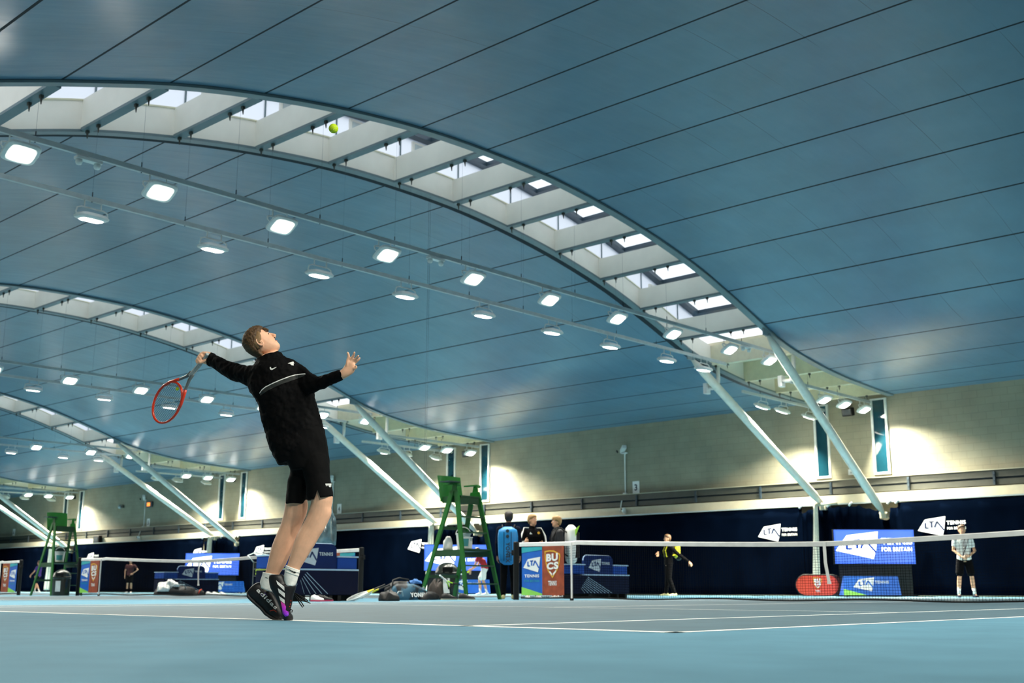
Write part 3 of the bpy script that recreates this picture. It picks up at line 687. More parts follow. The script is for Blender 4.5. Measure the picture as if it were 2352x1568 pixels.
        mb = MB(); mb.bb((rust[0], -.034, zb), (rust[1], -.028, zt + .01)); mb.build('cloth', 'sign_rust', r)
        crest(r, (rust[0] + .06, -.036, zb + .31), (1, 0, 0), (0, 0, 1), (rust[1] - rust[0]) * .74)
    return root
make_net(0.0, 6.4, 1.37, 'nearest court', True, False, 1)
make_net(-17.38, 6.30, 1.30, 'second court', True, True, 2)
make_net(-34.0, 6.40, 1.30, 'third court at the left', False, True, 3)

# ------------------------------------------------------------------ umpire chairs
def umpire_chair(x, y, label):
    """faces +X; x = front feet line, y = near side"""
    W, DX = 0.93, 1.30
    r = thing('umpire_chair', label, 'umpire chair', (x - DX / 2, y + W / 2, 0), 'green umpire chairs')
    A, B, Cc, Dd = V((x, y, 0)), V((x, y + W, 0)), V((x - DX, y, 0)), V((x - DX, y + W, 0))
    yn, yf = y + 0.17, y + W - 0.17
    xt = x - 0.58
    tops = {'A': V((xt + .10, yn, 2.13)), 'C': V((xt - .02, yn, 2.13)), 'B': V((xt + .10, yf, 2.13)), 'D': V((xt - .02, yf, 2.13))}
    def leg(foot, top, w0, w1):
        mb = MB(); d = top - foot; hw0, hw1 = w0 / 2, w1 / 2; t = .018
        rings = []
        for s_, hw in ((0, hw0), (.5, (hw0 + hw1) / 2), (1, hw1)):
            c = foot + d * s_
            rings.append([c + V((-hw, -t, 0)), c + V((hw, -t, 0)), c + V((hw, t, 0)), c + V((-hw, t, 0))])
        mb.loft(rings); return mb
    for nm_, ft in (('A', A), ('B', B), ('C', Cc), ('D', Dd)): leg(ft, tops[nm_], .085, .125).build('leg', 'green', r, bevel=.004)
    def onleg(ft, k, z): return ft + (tops[k] - ft) * (z / 2.13)
    for z in (.30, .65, .965, 1.30, 1.61):
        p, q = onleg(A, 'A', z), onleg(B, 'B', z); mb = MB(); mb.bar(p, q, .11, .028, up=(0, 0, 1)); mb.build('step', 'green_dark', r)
    # wide platform, rear rails, side braces
    p, q, p2, q2 = onleg(A, 'A', .93), onleg(B, 'B', .93), onleg(Cc, 'C', .93), onleg(Dd, 'D', .93)
    mb = MB(); mb.add([p, q, q2, p2, p + V((0, 0, .03)), q + V((0, 0, .03)), q2 + V((0, 0, .03)), p2 + V((0, 0, .03))], [(3, 2, 1, 0), (4, 5, 6, 7), (0, 1, 5, 4), (1, 2, 6, 5), (2, 3, 7, 6), (3, 0, 4, 7)])
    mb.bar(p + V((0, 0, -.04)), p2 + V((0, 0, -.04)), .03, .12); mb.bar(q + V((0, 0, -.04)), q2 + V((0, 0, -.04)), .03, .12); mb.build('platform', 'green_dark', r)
    for z in (.45, 1.4):
        mb = MB(); mb.bar(onleg(Cc, 'C', z), onleg(Dd, 'D', z), .03, .06); mb.build('rear_rail', 'green_dark', r)
    # seat box, arms, backrest
    sx = xt - .10
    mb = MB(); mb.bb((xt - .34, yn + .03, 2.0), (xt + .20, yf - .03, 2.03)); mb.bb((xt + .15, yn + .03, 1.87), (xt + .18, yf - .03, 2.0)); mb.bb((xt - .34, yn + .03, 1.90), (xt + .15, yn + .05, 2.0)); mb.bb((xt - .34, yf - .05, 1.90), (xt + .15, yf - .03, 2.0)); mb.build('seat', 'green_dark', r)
    for yy in (yn, yf):
        mb = MB(); mb.prism([(-.06, 0), (.13, 0), (.09, .22), (-.0, .22)], (xt, yy - .012, 2.03), (1, 0, 0), (0, 0, 1), -.024); mb.build('arm_post', 'green', r)
        mb = MB(); mb.box((xt - .06, yy, 2.265), (.40, .07, .025)); mb.tube([(xt + .13, yy - .04, 2.24), (xt + .13, yy + .04, 2.24)], .03, 10); mb.build('armrest', 'green', r)
    mb = MB(); n = 9; rings = []
    for i in range(n):
        t = i / (n - 1); yy = lerp(yn - .02, yf + .02, t); bow = .07 * (1 - (2 * t - 1)**2)
        xb = xt - .32 - bow; zt = 2.46 + .015 * (1 - (2 * t - 1)**2)
        rings.append([V((xb, yy, 1.93)), V((xb - .10, yy, zt)), V((xb - .125, yy, zt)), V((xb - .025, yy, 1.93))])
    mb.loft(rings); mb.build('backrest', 'green', r)
    mb = MB(); mb.bb((xt - .12, yn - .26, 2.285), (xt + .16, yn + .05, 2.305)); mb.build('writing_tray', 'dark_frame', r)
    return r
UY = -0.42
umpire_chair(-7.36, UY, 'tall green umpire chair with white bucket, beside the nearest court net')
umpire_chair(-24.50, UY, 'tall green umpire chair at the left, beside the second court net')

# ------------------------------------------------------------------ player benches along the side of the courts
D('bench_navy', (0.0010, 0.0035, 0.022), rough=0.55, spec=0.12); D('bench_blue', (0.004, 0.048, 0.27), rough=0.5, spec=0.2); D('bench_back', (0.002, 0.014, 0.085), rough=0.5, spec=0.15)
D('bench_line', (0.35, 0.50, 0.66), rough=0.5); D('bench_mark', (0.45, 0.52, 0.58), rough=0.5); D('bench_ink', (0.008, 0.03, 0.12), rough=0.5)
BA, BB, BC_ = -3.52, 5.15, 5.86
def bench(x, y0, y1, label, al=.50, ar=.50):
    L = y1 - y0; r = thing('player_bench', label, 'bench', (x, y0, 0), 'blue player benches')
    mb = MB(); mb.bb((x - .30, y0, .10), (x + .33, y1, .50)); mb.build('base', 'bench_navy', r, bevel=.01)
    mb = MB(); mb.bb((x - .28, y0 + .4, .50), (x + .36, y1 - .02, .525)); mb.build('seat', 'bench_line', r)
    # rounded backrest
    mb = MB(); a, b = y0 + al + .01, y1 - ar - .01; w_ = b - a; R = .12; pts = [(0, 0), (w_, 0)]
    for i in range(7): t = i / 6 * pi / 2; pts.append((w_ - R + R * cos(t), .42 - R + R * sin(t)))
    for i in range(7): t = pi / 2 + i / 6 * pi / 2; pts.append((R + R * cos(t), .42 - R + R * sin(t)))
    mb.prism(pts, (x + .20, a, .52), (0, 1, 0), (0, 0, 1), .06); mb.build('backrest', 'bench_back', r)
    mb = MB(); tp = pts[2:]; o = V((x + .23, a, .52))
    mb.tube([o + V((0, p[0], p[1])) for p in tp], .012, 6); mb.build('edge_trim', 'bench_line', r)
    for c0, c1 in ((y0, y0 + al), (y1 - ar, y1)):
        mb = MB(); mb.bb((x - .30, c0, .526), (x + .28, c1, .72)); s = mb.build('side_box', 'bench_blue', r, bevel=.012)
        mb = MB(); mb.bb((x - .31, c0 - .01, .72), (x + .31, c1 + .01, .745)); mb.build('side_top', 'bench_line', s)
    for yy in (y0 + .06, y0 + L * .33, y0 + L * .67, y1 - .06, y1 - .36):
        mb = MB(); mb.bb((x - .25, yy - .035, 0.003), (x + .28, yy + .035, .11)); mb.build('leg', 'black', r)
    mb = MB()
    for i in range(9):
        s0 = y0 + .55 - i * .03; e0 = y1 - .65 - i * .12; z0, z1 = .46 - i * .030, .115
        mb.add([V((x + .334, s0, z0)), V((x + .334, e0, z1)), V((x + .334, e0, z1 + .011)), V((x + .334, s0, z0 + .011))], [(0, 1, 2, 3)])
    mb.build('stripe_print', 'bench_line', r, recalc=False)
    tennis_mark(r, (x + .262, a + .16, .58), (0, 1, 0), (0, 0, 1), .44, white='bench_mark', ink='bench_ink', text='bench_mark', lines=1, eps=.004)
    return r
bench(-7.2, BA - 1.65, BA, 'blue bench behind the serving player, empty seat with printed back', .22, .42)
bench(-8.0, BB - 2.05, BB, 'blue bench behind the nearest net, right of the group of standing men')
bench(-25.8, BC_ - 2.05, BC_, 'blue bench in the distance behind the second court net, heap of bags beside')

# ------------------------------------------------------------------ bins
D('bin_grey', (0.014, 0.019, 0.014), rough=0.25, spec=0.6)
def litter_bin(x, y, label):
    r = thing('litter_bin', label, 'bin', (x, y, 0), 'domed litter bins')
    mb = MB(); mb.lathe((x, y, 0.003), [(.235, 0), (.24, .02), (.245, .48), (.255, .50), (.255, .53)], 28); mb.build('body', 'bin_grey', r, smooth=False, bevel=0)
    mb = MB(); pr = [(.258, .53)] + [(.25 * cos(t), .53 + .22 * sin(t)) for t in [i / 8 * pi / 2 for i in range(9)]]; mb.lathe((x, y, 0), pr, 28); mb.build('dome_lid', 'bin_grey', r, smooth=True)
    mb = MB(); d = V((.73, -.68, 0)); s_ = V((.68, .73, 0)); c = V((x, y, 0)) + d * .247
    mb.add([c - s_ * .09 + V((0, 0, .12)), c + s_ * .05 + V((0, 0, .12)), c + s_ * .05 + V((0, 0, .42)), c - s_ * .09 + V((0, 0, .42))], [(0, 1, 2, 3)]); mb.v = [(a[0] + .004, a[1] - .004, a[2]) for a in mb.v]; mb.build('paper_label', 'white', r, recalc=False)
    mb = MB(); mb.box(V((x, y, .60)) + d * .235, (.22, .03, .10), Euler((0, 0, radians(47))).to_matrix()); mb.build('flap', 'black', r, bevel=.01)
    return r
litter_bin(-8.20, -0.52 + .38, 'dark grey domed litter bin standing inside the nearest umpire chair legs') if False else litter_bin(-8.98, .62, 'dark grey domed litter bin behind the nearest umpire chair')
litter_bin(-23.95, -.40, 'dark grey domed litter bin by the left umpire chair')

# ------------------------------------------------------------------ LED screens, boards, pop-up banner (facing the courts, turned towards the camera)
HR = V((cos(YAW), sin(YAW), 0)); HF = V((-sin(YAW), cos(YAW), 0)); UP = V((0, 0, 1))
def led_screen(c, wd, z0, z1, label):
    c = V(c); r = thing('led_screen', label, 'screen', (c.x, c.y, 0), 'blue led screens')
    def pb(mb, a, b, d0, d1, za, zb):
        p = [c + HR * a + HF * d0, c + HR * b + HF * d0, c + HR * b + HF * d1, c + HR * a + HF * d1]
        mb.add([V((q.x, q.y, za)) for q in p] + [V((q.x, q.y, zb)) for q in p], [(3, 2, 1, 0), (4, 5, 6, 7), (0, 1, 5, 4), (1, 2, 6, 5), (2, 3, 7, 6), (3, 0, 4, 7)])
    mb = MB(); pb(mb, -wd / 2 - .02, wd / 2 + .02, 0, .12, z0 - .02, z1 + .02); mb.build('case', 'black', r)
    mb = MB(); pb(mb, -wd / 2, wd / 2, -.004, 0, z0, z1); s = mb.build('panel', 'led_blue', r)
    mb = MB(); pb(mb, -wd / 2 + .05, wd / 2 - .05, -.007, -.004, z0 + .04, z1 - .04); mb.build('picture', 'led_blue_soft', s)
    o = c + HR * (-wd / 2 + .03) + HF * (-.008) + UP * (z0 + .14)
    # big glowing shield and words
    u1, u2 = HR * 1.28, UP * .80
    mb = MB(); p = [o + u1 * x + u2 * y for x, y in SHIELD]; mb.add(p, [tuple(range(5))], 0)
    oo = o - HF * .003
    strokes(mb, [(.26, .66, .26, .36), (.24, .36, .38, .36), (.42, .68, .58, .70), (.50, .69, .50, .38)], oo, u1, u2, .06, 1)
    strokes(mb, [(.68, .70, .58, .38), (.67, .72, .93, .24)], oo, u1, u2, .05, 1); mb.build('logo', ['led_white', 'led_ink'], s, recalc=False)
    mb = MB(); put_text(mb, 'TENNIS', o + HR * 1.36 + UP * .42, HR, UP, .92, .19, 0, .04); put_text(mb, 'FOR BRITAIN', o + HR * 1.36 + UP * .22, HR, UP, .90, .12, 0, .02); mb.build('lettering', 'led_white', s, recalc=False)
    mb = MB(); pb(mb, -wd / 2 + .12, wd / 2 - .12, .02, .10, 0.003, z0 - .02); mb.build('stand', 'black', r)
    mb = MB(); pb(mb, -wd / 2, wd / 2, -.05, .18, 0.003, .05); mb.build('base', 'black', r)
led_screen((-6.95, 16.22, 0), 2.37, .95, 1.94, 'glowing blue screen with white shield, between the nearest struts at right')
led_screen((-24.75, 16.3, 0), 2.5, .93, 1.94, 'glowing blue screen behind the nearest umpire chair')
led_screen((-42.0, 16.2, 0), 2.68, .88, 1.94, 'glowing blue screen at the left, behind the second court net')
def floor_board(c, wt, wb, h, label):
    c = V(c); r = thing('floor_board', label, 'advertising board', (c.x, c.y, 0), 'low blue sponsor boards')
    mb = MB(); a = [c - HR * wt / 2, c + HR * wt / 2]; b = [c - HR * wb / 2 - HF * .10, c + HR * wb / 2 - HF * .10]; dk = [c - HR * wb / 2 + HF * .35, c + HR * wb / 2 + HF * .35]
    P_ = [b[0] + UP * .05, b[1] + UP * .05, a[1] + UP * h, a[0] + UP * h, dk[0] + UP * .05, dk[1] + UP * .05]
    mb.add(P_, [(0, 1, 2, 3), (3, 2, 5, 4), (0, 3, 4), (1, 5, 2), (0, 4, 5, 1)]); mb.build('panel', 'sign_blue', r)
    n = -HF * .006; f = (P_[3] - P_[0])
    mb = MB(); mb.add([P_[0] + n, P_[0] + HR * (wb * .40) + n, P_[0] + f * .33 + n], [(0, 1, 2)]); mb.build('lime_wedge', 'sign_lime', r, recalc=False)
    tennis_mark(r, P_[0] + HR * .28 + f * .20 + n, HR, f.normalized(), .60, ink='sign_blue', lines=1, eps=.004)
    mb = MB()
    for s_ in (-1, 1): mb.box(c + HR * s_ * (wb / 2 - .12) + HF * .1 + UP * .027, (.05, .3, .05), Euler((0, 0, YAW)).to_matrix())
    mb.build('foot', 'black', r)
floor_board((-6.62, 15.15, 0), 1.56, 1.64, .58, 'low blue board with white shield under the nearest screen')
floor_board((-23.0, 15.2, 0), 1.7, 1.8, .56, 'low blue board seen through the nearest umpire chair steps')
floor_board((-39.3, 15.2, 0), 1.8, 1.85, .56, 'low blue board under the left screen, behind the second court net')
def popup(c, wd, h, face, label, marks):
    c = V(c); r = thing('popup_banner', label, 'pop-up banner', (c.x, c.y, 0), 'oval pop-up banners')
    R = h / 2; pts = []
    for i in range(17): t = -pi / 2 + pi * i / 16; pts.append((wd / 2 - R + R * cos(t), R + R * sin(t)))
    for i in range(17): t = pi / 2 + pi * i / 16; pts.append((-wd / 2 + R + R * cos(t), R + R * sin(t)))
    mb = MB(); mb.prism(pts, c + UP * .03, HR, UP, .02); mb.v = [tuple(V(v) + HF * .0) for v in mb.v]; mb.build('panel', face, r)
    mb = MB(); mb.tube([c + UP * .03 + HR * p[0] + UP * p[1] + HF * -.01 for p in pts], .016, 6, closed=True); mb.build('hoop', 'black', r)
    if marks: crest(r, c + HR * (-.13) + UP * .22 - HF * .024, HR, UP, .26, gold='sign_gold')
    mb = MB(); mb.bar(c + UP * .5 + HF * .0, c + HF * .35 + UP * .01, .03, .02); mb.build('prop', 'black', r)
D('pop_red', (0.62, 0.045, 0.015), rough=.5); D('pop_dark', (0.10, 0.03, 0.04), rough=.6)
popup((-8.33, 15.2, 0), 1.28, .60, 'pop_red', 'bright red oval pop-up banner with a crest on the floor', True)
popup((-8.22, 15.40, 0), 1.1, .60, 'pop_dark', 'dark maroon oval pop-up banner half hidden behind the red one', False)
# ------------------------------------------------------------------ people
D('skin', (0.62, 0.33, 0.20), rough=0.55, spec=0.35, var=0.05); D('skin_dark', (0.36, 0.19, 0.12), rough=0.55, spec=0.35, var=0.05)
D('hair_black', (0.012, 0.009, 0.008), rough=0.6, bump=.3, scale=60); D('hair_brown', (0.10, 0.05, 0.022), rough=0.6, bump=.3, scale=60); D('hair_fair', (0.36, 0.21, 0.08), rough=0.6, bump=.4, scale=50)
D('cloth_black', (0.0022, 0.0022, 0.003), rough=0.9, spec=0.08); D('cloth_navy', (0.003, 0.005, 0.014), rough=0.9, spec=0.1); D('cloth_white', (0.78, 0.79, 0.76), rough=0.8)
D('cloth_red', (0.42, 0.012, 0.02), rough=0.8); D('cloth_maroon', (0.045, 0.006, 0.009), rough=0.8); D('cloth_purple', (0.055, 0.022, 0.20), rough=0.8); D('cloth_charcoal', (0.009, 0.009, 0.012), rough=0.6, spec=.4)
D('bag_blue', (0.008, 0.22, 0.55), rough=0.45, spec=.5); D('bag_yellow', (0.80, 0.72, 0.02), rough=0.5); D('shoe_white', (0.75, 0.76, 0.76), rough=0.5); D('shoe_pale', (0.62, 0.58, 0.28), rough=0.5)
D('eye_white', (0.8, 0.8, 0.8), rough=.2); D('eye_dark', (0.02, 0.015, 0.01), rough=.2); D('lips', (0.45, 0.14, 0.11), rough=.5); D('lime', (0.38, 0.72, 0.05), rough=.5)
def rem(o, vox, it=4, fac=0.5):
    m = o.modifiers.new('remesh', 'REMESH'); m.mode = 'VOXEL'; m.voxel_size = vox; m.use_smooth_shade = True
    s = o.modifiers.new('smooth', 'SMOOTH'); s.iterations = it; s.factor = fac
    return o
def ering(c, rx, ry, X, Y, n=20, p=1.0, tiltv=None):
    out = []
    for k in range(n):
        a = 2 * pi * k / n; cx_, sy_ = cos(a), sin(a)
        out.append(c + X * (math.copysign(abs(cx_)**p, cx_) * rx) + Y * (math.copysign(abs(sy_)**p, sy_) * ry))
    return out
def capsule(mb, pts, rs, n=14, mi=0):
    """tube with rounded ends through pts"""
    pts = [V(p) for p in pts]; a = (pts[0] - pts[1]).normalized(); b = (pts[-1] - pts[-2]).normalized()
    P = [pts[0] + a * rs[0] * .85, pts[0] + a * rs[0] * .5] + pts + [pts[-1] + b * rs[-1] * .5, pts[-1] + b * rs[-1] * .85]
    R_ = [rs[0] * .35, rs[0] * .8] + list(rs) + [rs[-1] * .8, rs[-1] * .35]
    mb.tube(P, R_, n, mi)
def hand_geo(mb, wrist, d, palm_n, s=1.0, curl=0.25, spread=0.10, thumb_side=1):
    """palm and five fingers; d = direction of the fingers, palm_n = palm normal"""
    d = V(d).normalized(); nrm = V(palm_n); nrm = (nrm - d * nrm.dot(d)).normalized(); sd = d.cross(nrm) * thumb_side; w = V(wrist)
    rings = [ering(w + d * t * s, rx * s, ry * s, sd, nrm, 12, .8) for t, rx, ry in ((-.02, .024, .020), (.015, .027, .017), (.05, .038, .015), (.085, .041, .013), (.098, .036, .010))]
    mb.loft(rings)
    for i, (o, L, r) in enumerate(((.029, .072, .0088), (.010, .080, .0092), (-.010, .074, .0088), (-.028, .058, .0078))):
        b = w + (d * .088 + sd * o) * s; ang = curl * (1 + .15 * i); dd = (d + sd * (o * spread * 40)).normalized()
        p = [b]; cur = dd
        for f in (.45, .32, .23):
            cur = (cur * cos(ang) + nrm * sin(ang)).normalized(); p.append(p[-1] + cur * L * f * s)
        capsule(mb, p, [r * s * 1.05, r * s, r * s * .92, r * s * .8], 8)
    b = w + (d * .03 + sd * .024) * s; t1 = (d * .55 + sd * .75 + nrm * .25).normalized(); t2 = (d * .85 + sd * .35 + nrm * .35).normalized()
    capsule(mb, [b, b + t1 * .038 * s, b + t1 * .038 * s + t2 * .030 * s, b + t1 * .038 * s + t2 * .052 * s], [.013 * s, .011 * s, .0095 * s, .008 * s], 8)
def head_geo(mb, c, f, up, s=1.0):
    """c = centre of the skull, f = facing, up = crown; face, nose, ears, jaw in one shell set"""
    f = V(f).normalized(); up = V(up); up = (up - f * up.dot(f)).normalized(); r = f.cross(up)
    rings = []
    for z, bk, fr, w_ in ((-.118, -.010, .052, .018), (-.108, -.022, .078, .034), (-.092, -.035, .088, .046), (-.070, -.050, .090, .056), (-.045, -.074, .088, .064), (-.015, -.090, .088, .069), (.015, -.098, .088, .073), (.045, -.100, .090, .075), (.075, -.094, .082, .071), (.100, -.075, .062, .058), (.118, -.045, .034, .036), (.125, -.015, .004, .010)):
        cc = c + up * z * s + f * (bk + fr) / 2 * s; rings.append(ering(cc, w_ * s, (fr - bk) / 2 * s, r, f, 20, .92))
    mb.loft(rings)
    nz = [c + up * .028 * s + f * .082 * s, c + up * .005 * s + f * .096 * s, c - up * .018 * s + f * .108 * s, c - up * .030 * s + f * .092 * s]
    mb.tube(nz, [.008 * s, .010 * s, .014 * s, .010 * s], 8)
    for sg in (-1, 1):
        mb.loft([ering(c + r * sg * (.070 + t) * s - up * .01 * s - f * .012 * s, (.016 + t * .4) * s, (.030 + t * .3) * s, (f * .9 + up * .2), up, 10) for t in (0, .010, .016)])
def face_parts(parent, c, f, up, s=1.0, ins=0.0):
    f = V(f).normalized(); up = V(up); up = (up - f * up.dot(f)).normalized(); r = f.cross(up)
    for sg in (-1, 1):
        mb = MB(); mb.lathe(c + f * (.078 - ins) * s + r * sg * .031 * s + up * .012 * s, [(0, -.010 * s), (.009 * s, -.005 * s), (.011 * s, 0), (.009 * s, .005 * s), (0, .010 * s)], 10); e = mb.build('eye', 'eye_white', parent, smooth=True)
        mb = MB(); mb.box(c + f * (.0885 - ins) * s + r * sg * .031 * s + up * .012 * s, (.009 * s,) * 3); mb.build('iris', 'eye_dark', e, bevel=.002)
        mb = MB(); a = c + f * .090 * s + r * sg * .018 * s + up * .030 * s; b = c + f * .084 * s + r * sg * .045 * s + up * .030 * s; mb.tube([a, (a + b) / 2 + up * .004 * s, b], .004 * s, 6); mb.build('eyebrow', 'hair_brown', parent)
    mb = MB(); m0 = c - up * .058 * s; mb.tube([m0 + f * .080 * s - r * .024 * s, m0 + f * .090 * s, m0 + f * .080 * s + r * .024 * s], .006 * s, 6); mb.build('mouth', 'lips', parent)
def hair_geo(mb, c, f, up, s=1.0, vol=1.0, front=.045, low=-.075, fb=0.0):
    """cap of hair on the back and top of the skull, open over the face"""
    f = V(f).normalized(); up = V(up); up = (up - f * up.dot(f)).normalized(); r = f.cross(up); n = 22; g = .010 + .012 * vol
    rings = []
    for z, bk, fr, w_ in ((low, -.074, -.035 - fb * .8, .045), (-.045, -.084, -.022 - fb, .062), (-.015, -.098, -.004 - fb, .073), (.015, -.106, .020 - fb * .8, .078), (.045, -.108, .050 + front * .4, .080), (.075, -.102, .080, .077), (.100, -.084, .074, .066), (.120, -.055, .045, .045), (.132, -.015, .010, .012)):
        cc = c + up * (z + g * .4 * (z > .05)) * s + f * (bk + fr) / 2 * s; rings.append(ering(cc, (w_ + g) * s, ((fr - bk) / 2 + g * .5) * s, r, f, n, .95))
    mb.loft(rings)
def shoe_geo(mb, ank, toe, s=1.0, w=.046, mi=0):
    ank, toe = V(ank), V(toe); d = toe - ank; d.z = 0; d.normalize(); sd = d.cross(UP)
    rings = []
    for t, hh, ww in ((-.075, .035, .6), (-.065, .085, .85), (-.02, .100, .92), (.03, .085, .95), (.08, .060, 1.0), (.13, .048, 1.05), (.17, .040, .95), (.195, .022, .6)):
        c = V((ank.x, ank.y, 0)) + d * t * s; h = hh * s; z0 = toe.z * 0 + .004
        rings.append([V((c + sd * w * ww * s * a).to_tuple()[:2] + (z0 + b * h,)) for a, b in ((-.9, 0), (-1, .15), (-1, .5), (-.7, .9), (0, 1.0), (.7, .9), (1, .5), (1, .15), (.9, 0), (0, 0))])
    mb.loft(rings, mi)
def person(label, pos, face, H, J=None, shirt='cloth_white', sleeve='short', legs='shorts', legmat='cloth_black', skin='skin', hair='hair_brown', vol=.6, shoe='shoe_white', look=None, headup=(0, 0, 1), sock=None, fat=1.0, hcurl=.3, group=None, lowhair=-.075, stripes=False):
    """J overrides joints in person space (x right, y ahead, z up) for a 1.80 m body"""
    k = H / 1.80; pos = V(pos); fy = V((sin(face), cos(face), 0)); rx = V((fy.y, -fy.x, 0))
    j = dict(pel=(0, 0, .95), wst=(0, 0, 1.10), chs=(0, .0, 1.32), nck=(0, .0, 1.50), head=(0, .02, 1.675), shR=(.185, 0, 1.44), shL=(-.185, 0, 1.44), elR=(.23, -.02, 1.14), elL=(-.23, -.02, 1.14),
             waR=(.24, .08, .90), waL=(-.24, .08, .90), hiR=(.09, 0, .93), hiL=(-.09, 0, .93), knR=(.10, .02, .50), knL=(-.10, .02, .50), anR=(.11, -.02, .085), anL=(-.11, -.02, .085), hdR=(0, .2, -1), hdL=(0, .2, -1), toR=(.12, 1, 0), toL=(-.12, 1, 0))
    if J: j.update(J)
    W = lambda p: pos + rx * p[0] * k + fy * p[1] * k + UP * p[2] * k
    Dv = lambda p: (rx * p[0] + fy * p[1] + UP * p[2]).normalized()
    g = {n: W(p) for n, p in j.items() if n[:2] not in ('hd', 'to')}
    r = thing('person', label, 'person', pos, group)
    lk = Dv(look) if look else fy
    mb = MB()
    def rr(c, a, b, n=18): return ering(c, a * k, b * k, rx, fy, n, .9)
    tors = lambda e: [rr(g['pel'] - UP * .07 * k, .13 + e, .10 + e), rr(g['pel'], .165 + e, .115 + e), rr(g['wst'], .145 * fat + e, .10 * fat + e), rr(g['chs'], .175 + e, .12 + e), rr(g['nck'] - UP * .08 * k, .165 + e, .095 + e), rr(g['nck'] - UP * .02 * k, .10 + e, .07 + e), rr(g['nck'] + UP * .01 * k, .06 + e * .5, .055 + e * .5)]
    mb.loft(tors(-.012))
    capsule(mb, [g['nck'] - UP * .05 * k, g['nck'] + (g['head'] - g['nck']) * .6], [.06 * k, .052 * k])
    head_geo(mb, g['head'], lk, headup, k)
    for s in 'RL':
        capsule(mb, [g['sh' + s], g['el' + s], g['wa' + s]], [.050 * k, .038 * k, .025 * k])
        m = (g['hi' + s] + g['kn' + s]) / 2; c2 = g['kn' + s] + (g['an' + s] - g['kn' + s]) * .33
        capsule(mb, [g['hi' + s], m, g['kn' + s], c2 - fy * .012 * k, g['an' + s]], [.085 * k, .072 * k, .050 * k, .053 * k, .034 * k])
        sg = 1 if s == 'R' else -1
        hd = Dv(j['hd' + s]); pn = -rx * sg if abs(hd.dot(rx)) < .8 else fy
        hand_geo(mb, g['wa' + s] + (g['wa' + s] - g['el' + s]).normalized() * .02 * k, hd, pn, k * 1.0, hcurl, thumb_side=1 if s == 'R' else -1)
        capsule(mb, [g['an' + s] - UP * .03 * k, g['an' + s] + Dv(j['to' + s]) * .10 * k - UP * .05 * k], [.036 * k, .03 * k])
    b = mb.build('body', skin, r, smooth=True); rem(b, .0105 * k, 3)
    face_parts(r, g['head'], lk, headup, k)
    mb = MB(); hair_geo(mb, g['head'], lk, headup, k, vol, low=lowhair); h = mb.build('hair', hair, r, smooth=True); rem(h, .010, 2)
    if vol > 1.2:
        h.modifiers.clear()
        rd = random.Random(3); f_ = lk; u_ = V(headup)
        for q in range(70):
            t = rd.uniform(0, 2 * pi); e = rd.uniform(-.05, 1.45); o = g['head'] + (rx * cos(t) * cos(e) * .078 + fy * sin(t) * cos(e) * .09 + UP * (sin(e) * .10 + .03)) * k
            if (o - g['head']).dot(f_) > .06 * k and (o - g['head']).dot(UP) < .05 * k: continue
            h_ = MB(); mb.lathe(o, [(0, -.02 * k), (.02 * k, -.01 * k), (.022 * k, .006 * k), (0, .022 * k)], 8)
        me = h.data; bpy.data.objects.remove(h); h = mb.build('hair', hair, r, smooth=True); rem(h, .008, 1)
    # top
    mb = MB(); T = tors(.018)[:-1]; hem = g['pel'] - UP * (.03 * k if legs != 'trousers' else .05 * k); T[0] = rr(hem, .180, .128); T[1] = rr(g['pel'] + UP * .04 * k, .178, .127); mb.loft(T)
    if sleeve == 'long': capsule(mb, [g['nck'] - UP * .03 * k, g['nck'] + UP * .035 * k], [.082 * k, .070 * k])
    for s in 'RL':
        if sleeve == 'long': capsule(mb, [g['sh' + s], g['el' + s], g['wa' + s] + (g['el' + s] - g['wa' + s]).normalized() * .015], [.072 * k * fat, .056 * k * fat, .040 * k * fat])
        else: capsule(mb, [g['sh' + s], g['sh' + s] + (g['el' + s] - g['sh' + s]) * .55], [.070 * k, .062 * k])
    o = mb.build('top', shirt, r, smooth=True); rem(o, .011 * k, 3)
    if stripes:
        for s in 'RL':
            for q in range(2):
                mb = MB(); off = (rx if s == 'R' else -rx) * .03 * k + fy * (.02 + .025 * q) * k
                pts = [g['nck'] + (g['sh' + s] - g['nck']) * .4 + UP * .035 * k + off * .6, g['sh' + s] + UP * .075 * k + off * .4, g['sh' + s] + (g['el' + s] - g['sh' + s]) * .35 + off * 2.15, g['el' + s] + off * 1.75, g['wa' + s] + off * 1.3]
                mb.tube(pts, .009 * k, 6); mb.build('stripe', 'cloth_white', r, smooth=True)
    mb = MB(); mb.loft([rr(g['pel'] - UP * .05 * k, .165, .118), rr(g['pel'] + UP * .03 * k, .172, .122), rr(g['pel'] + UP * .10 * k, .155, .112)])
    for s in 'RL':
        if legs == 'shorts': capsule(mb, [g['hi' + s], g['hi' + s] + (g['kn' + s] - g['hi' + s]) * .78], [.100 * k, .098 * k])
        else: capsule(mb, [g['hi' + s], g['kn' + s], g['an' + s] + UP * .01 * k], [.100 * k, .074 * k, .058 * k])
    o = mb.build('shorts' if legs == 'shorts' else 'trousers', legmat, r, smooth=True); rem(o, .011 * k, 3)
    for s in 'RL':
        if sock:
            mb = MB(); d = (g['kn' + s] - g['an' + s]).normalized(); mb.tube([g['an' + s] - UP * .02 * k, g['an' + s] + d * .06 * k, g['an' + s] + d * .15 * k], [.042 * k, .040 * k, .045 * k], 14); mb.build('sock', sock, r, smooth=True)
        mb = MB(); tv = Dv(j['to' + s]); shoe_geo(mb, g['an' + s], g['an' + s] + tv * .2, k); o = mb.build('shoe', shoe, r, smooth=True); o.modifiers.new('s', 'SUBSURF').levels = 1
    return r, g, k

# facing: angle measured from +Y towards +X ; the camera looks along azimuth -42.9 deg
AZC = -YAW
